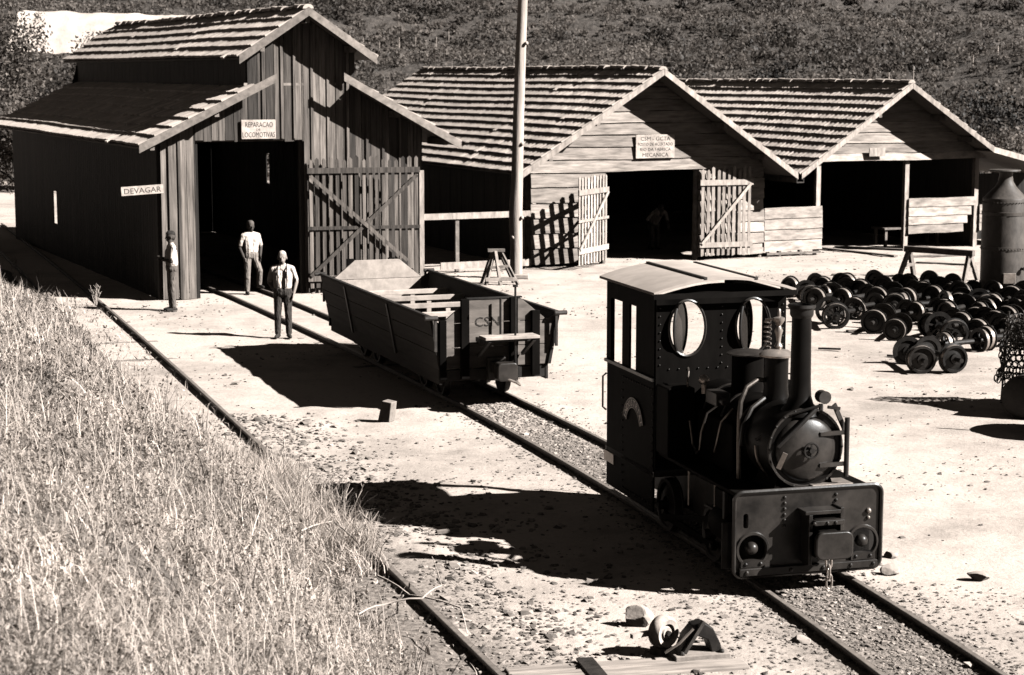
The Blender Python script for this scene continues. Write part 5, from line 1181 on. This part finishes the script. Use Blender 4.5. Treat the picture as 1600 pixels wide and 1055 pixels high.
def shrub(name, label, loc, rad, H, m, nb=9, nl=150, leaf=.16, trunk=.09, group=None, cat='shrub'):
    e = empty(name, loc); tag(e, label, cat, group); rg = np.random.default_rng(int(abs(loc[0] * 13 + loc[1])))
    mb = MB(); cs = []
    for k in range(nb):
        a = rg.uniform(0, 6.28); rr = rad * rg.uniform(.1, .75); zt = H * rg.uniform(.35, .85); cs.append((rr*math.cos(a), rr*math.sin(a), zt))
        mb.tube([(0, 0, 0), (rr*.25*math.cos(a), rr*.25*math.sin(a), zt*.5), (rr*math.cos(a), rr*math.sin(a), zt)], [trunk, trunk * .6, trunk * .2], 6)
    mb.build('trunk', M['bark'], e, 60)
    cs = np.array(cs); rd = np.stack([rg.uniform(.35, .55, nb) * rad, rg.uniform(.35, .55, nb) * rad, rg.uniform(.2, .34, nb) * H], -1)
    v, f = leaf_cloud(cs, nl, rd, leaf); rawmesh('crown', v, f, M[m], None, e)
def hp(px, py, Y): # point on the hill seen at a pixel column, at distance Y
    x = (px - 800) / 3029 * Y; return (x, Y, float(hill_z(np.array(x), np.array(Y))) - .1)
for i, (px, Y, rad, H, mm, lb) in enumerate(((12, 92, 2.6, 8.5, 'leaf_mid', 'tall grey tree at the far left edge behind the engine shed'), (62, 100, 2.9, 6.3, 'leaf_dark', 'dark bushy tree left of the engine shed roof'), (110, 94, 2.7, 5.4, 'leaf_dark', 'dark rounded tree beside the low roof of the engine shed'),
        (152, 110, 1.8, 6.9, 'leaf_mid', 'small feathery tree against the pale earth bank'), (30, 84, 2.2, 4.4, 'leaf_mid', 'grey bush below the trees at far left'), (78, 86, 2.0, 3.6, 'leaf_dark', 'low dark bush above the eave of the engine shed'))):
    shrub('tree', lb, hp(px, 0, Y), rad, H, mm, nb=15, nl=420, leaf=.11, trunk=.12, cat='tree')
for i, (px, Y, rad, H, mm, lb) in enumerate(((1195, 112, 1.6, 5.2, 'leaf_black', 'dark leaning shrub above the open shed ridge'), (1470, 88, 2.6, 4.6, 'leaf_dark', 'large dark shrub right of the open shed gable'), (1540, 90, 2.8, 4.4, 'leaf_black', 'dark spreading shrub at the right edge of the hill'), (1590, 84, 2.2, 3.2, 'leaf_mid', 'grey shrub at far right above the lean-to roof'),
        (1500, 80, 2.0, 2.6, 'leaf_mid', 'low grey shrub behind the lean-to roof'), (590, 95, 1.8, 3.8, 'leaf_mid', 'bush between the two roofs behind the engine shed'), (640, 105, 2.2, 3.6, 'leaf_dark', 'dark bush above the far end of the workshop roof'), (1090, 110, 1.1, 3.2, 'leaf_dark', 'slim dark sapling above the workshop gable'))):
    shrub('shrub', lb, hp(px, 0, Y), rad, H, mm, nb=11, nl=340, leaf=.1)
for i, (x0, x1, Y0, Y1, lb) in enumerate(((555, 700, 215, 232, 'row of pale fence posts on the upper slope at left'), (1080, 1560, 150, 165, 'row of thin fence posts across the slope above the open shed'))):
    f = empty('hillside_fence', hp(x0, 0, Y0)); tag(f, lb, 'fence'); n = 9 if i == 0 else 12
    for k in range(n):
        t = k / (n - 1); p = Vector(hp(x0 + (x1 - x0) * t + random.uniform(-5, 5), 0, Y0 + (Y1 - Y0) * t)) - f.location
        MB().cyl(p, p + V(random.uniform(-.06, .06), 0, random.uniform(1.3, 1.7)), .06, .05, 6).build('post', M['wood_pale_any'] if i == 0 or k % 3 else M['bark'], f)
# pale cut bank at the top left
X, Y0 = np.meshgrid(np.linspace(0, 1, 60), np.linspace(0, 1, 14)); xb = -36 + 17 * X; yb = 138 + 10 * Y0
top = np.where(X < .82, 9.6 - .5 * X, 9.2 - (X - .82) * 14); hb = hill_z(xb, yb)
zb = np.minimum(hb.min() * 0 + 6.6 + Y0 * 7 + fbm(xb * .5, yb * .5, 3) * .7, np.maximum(top, 6.2)) + fbm(xb * .8, yb * .8 + 7, 3) * .35
i = (np.arange(13)[:, None] * 60 + np.arange(59)[None]).ravel()
rawmesh('earth_bank', np.stack([xb, yb, zb], -1).reshape(-1, 3), np.stack([i, i + 1, i + 61, i + 60], -1), M['paleearth'], 'structure', smooth=True)
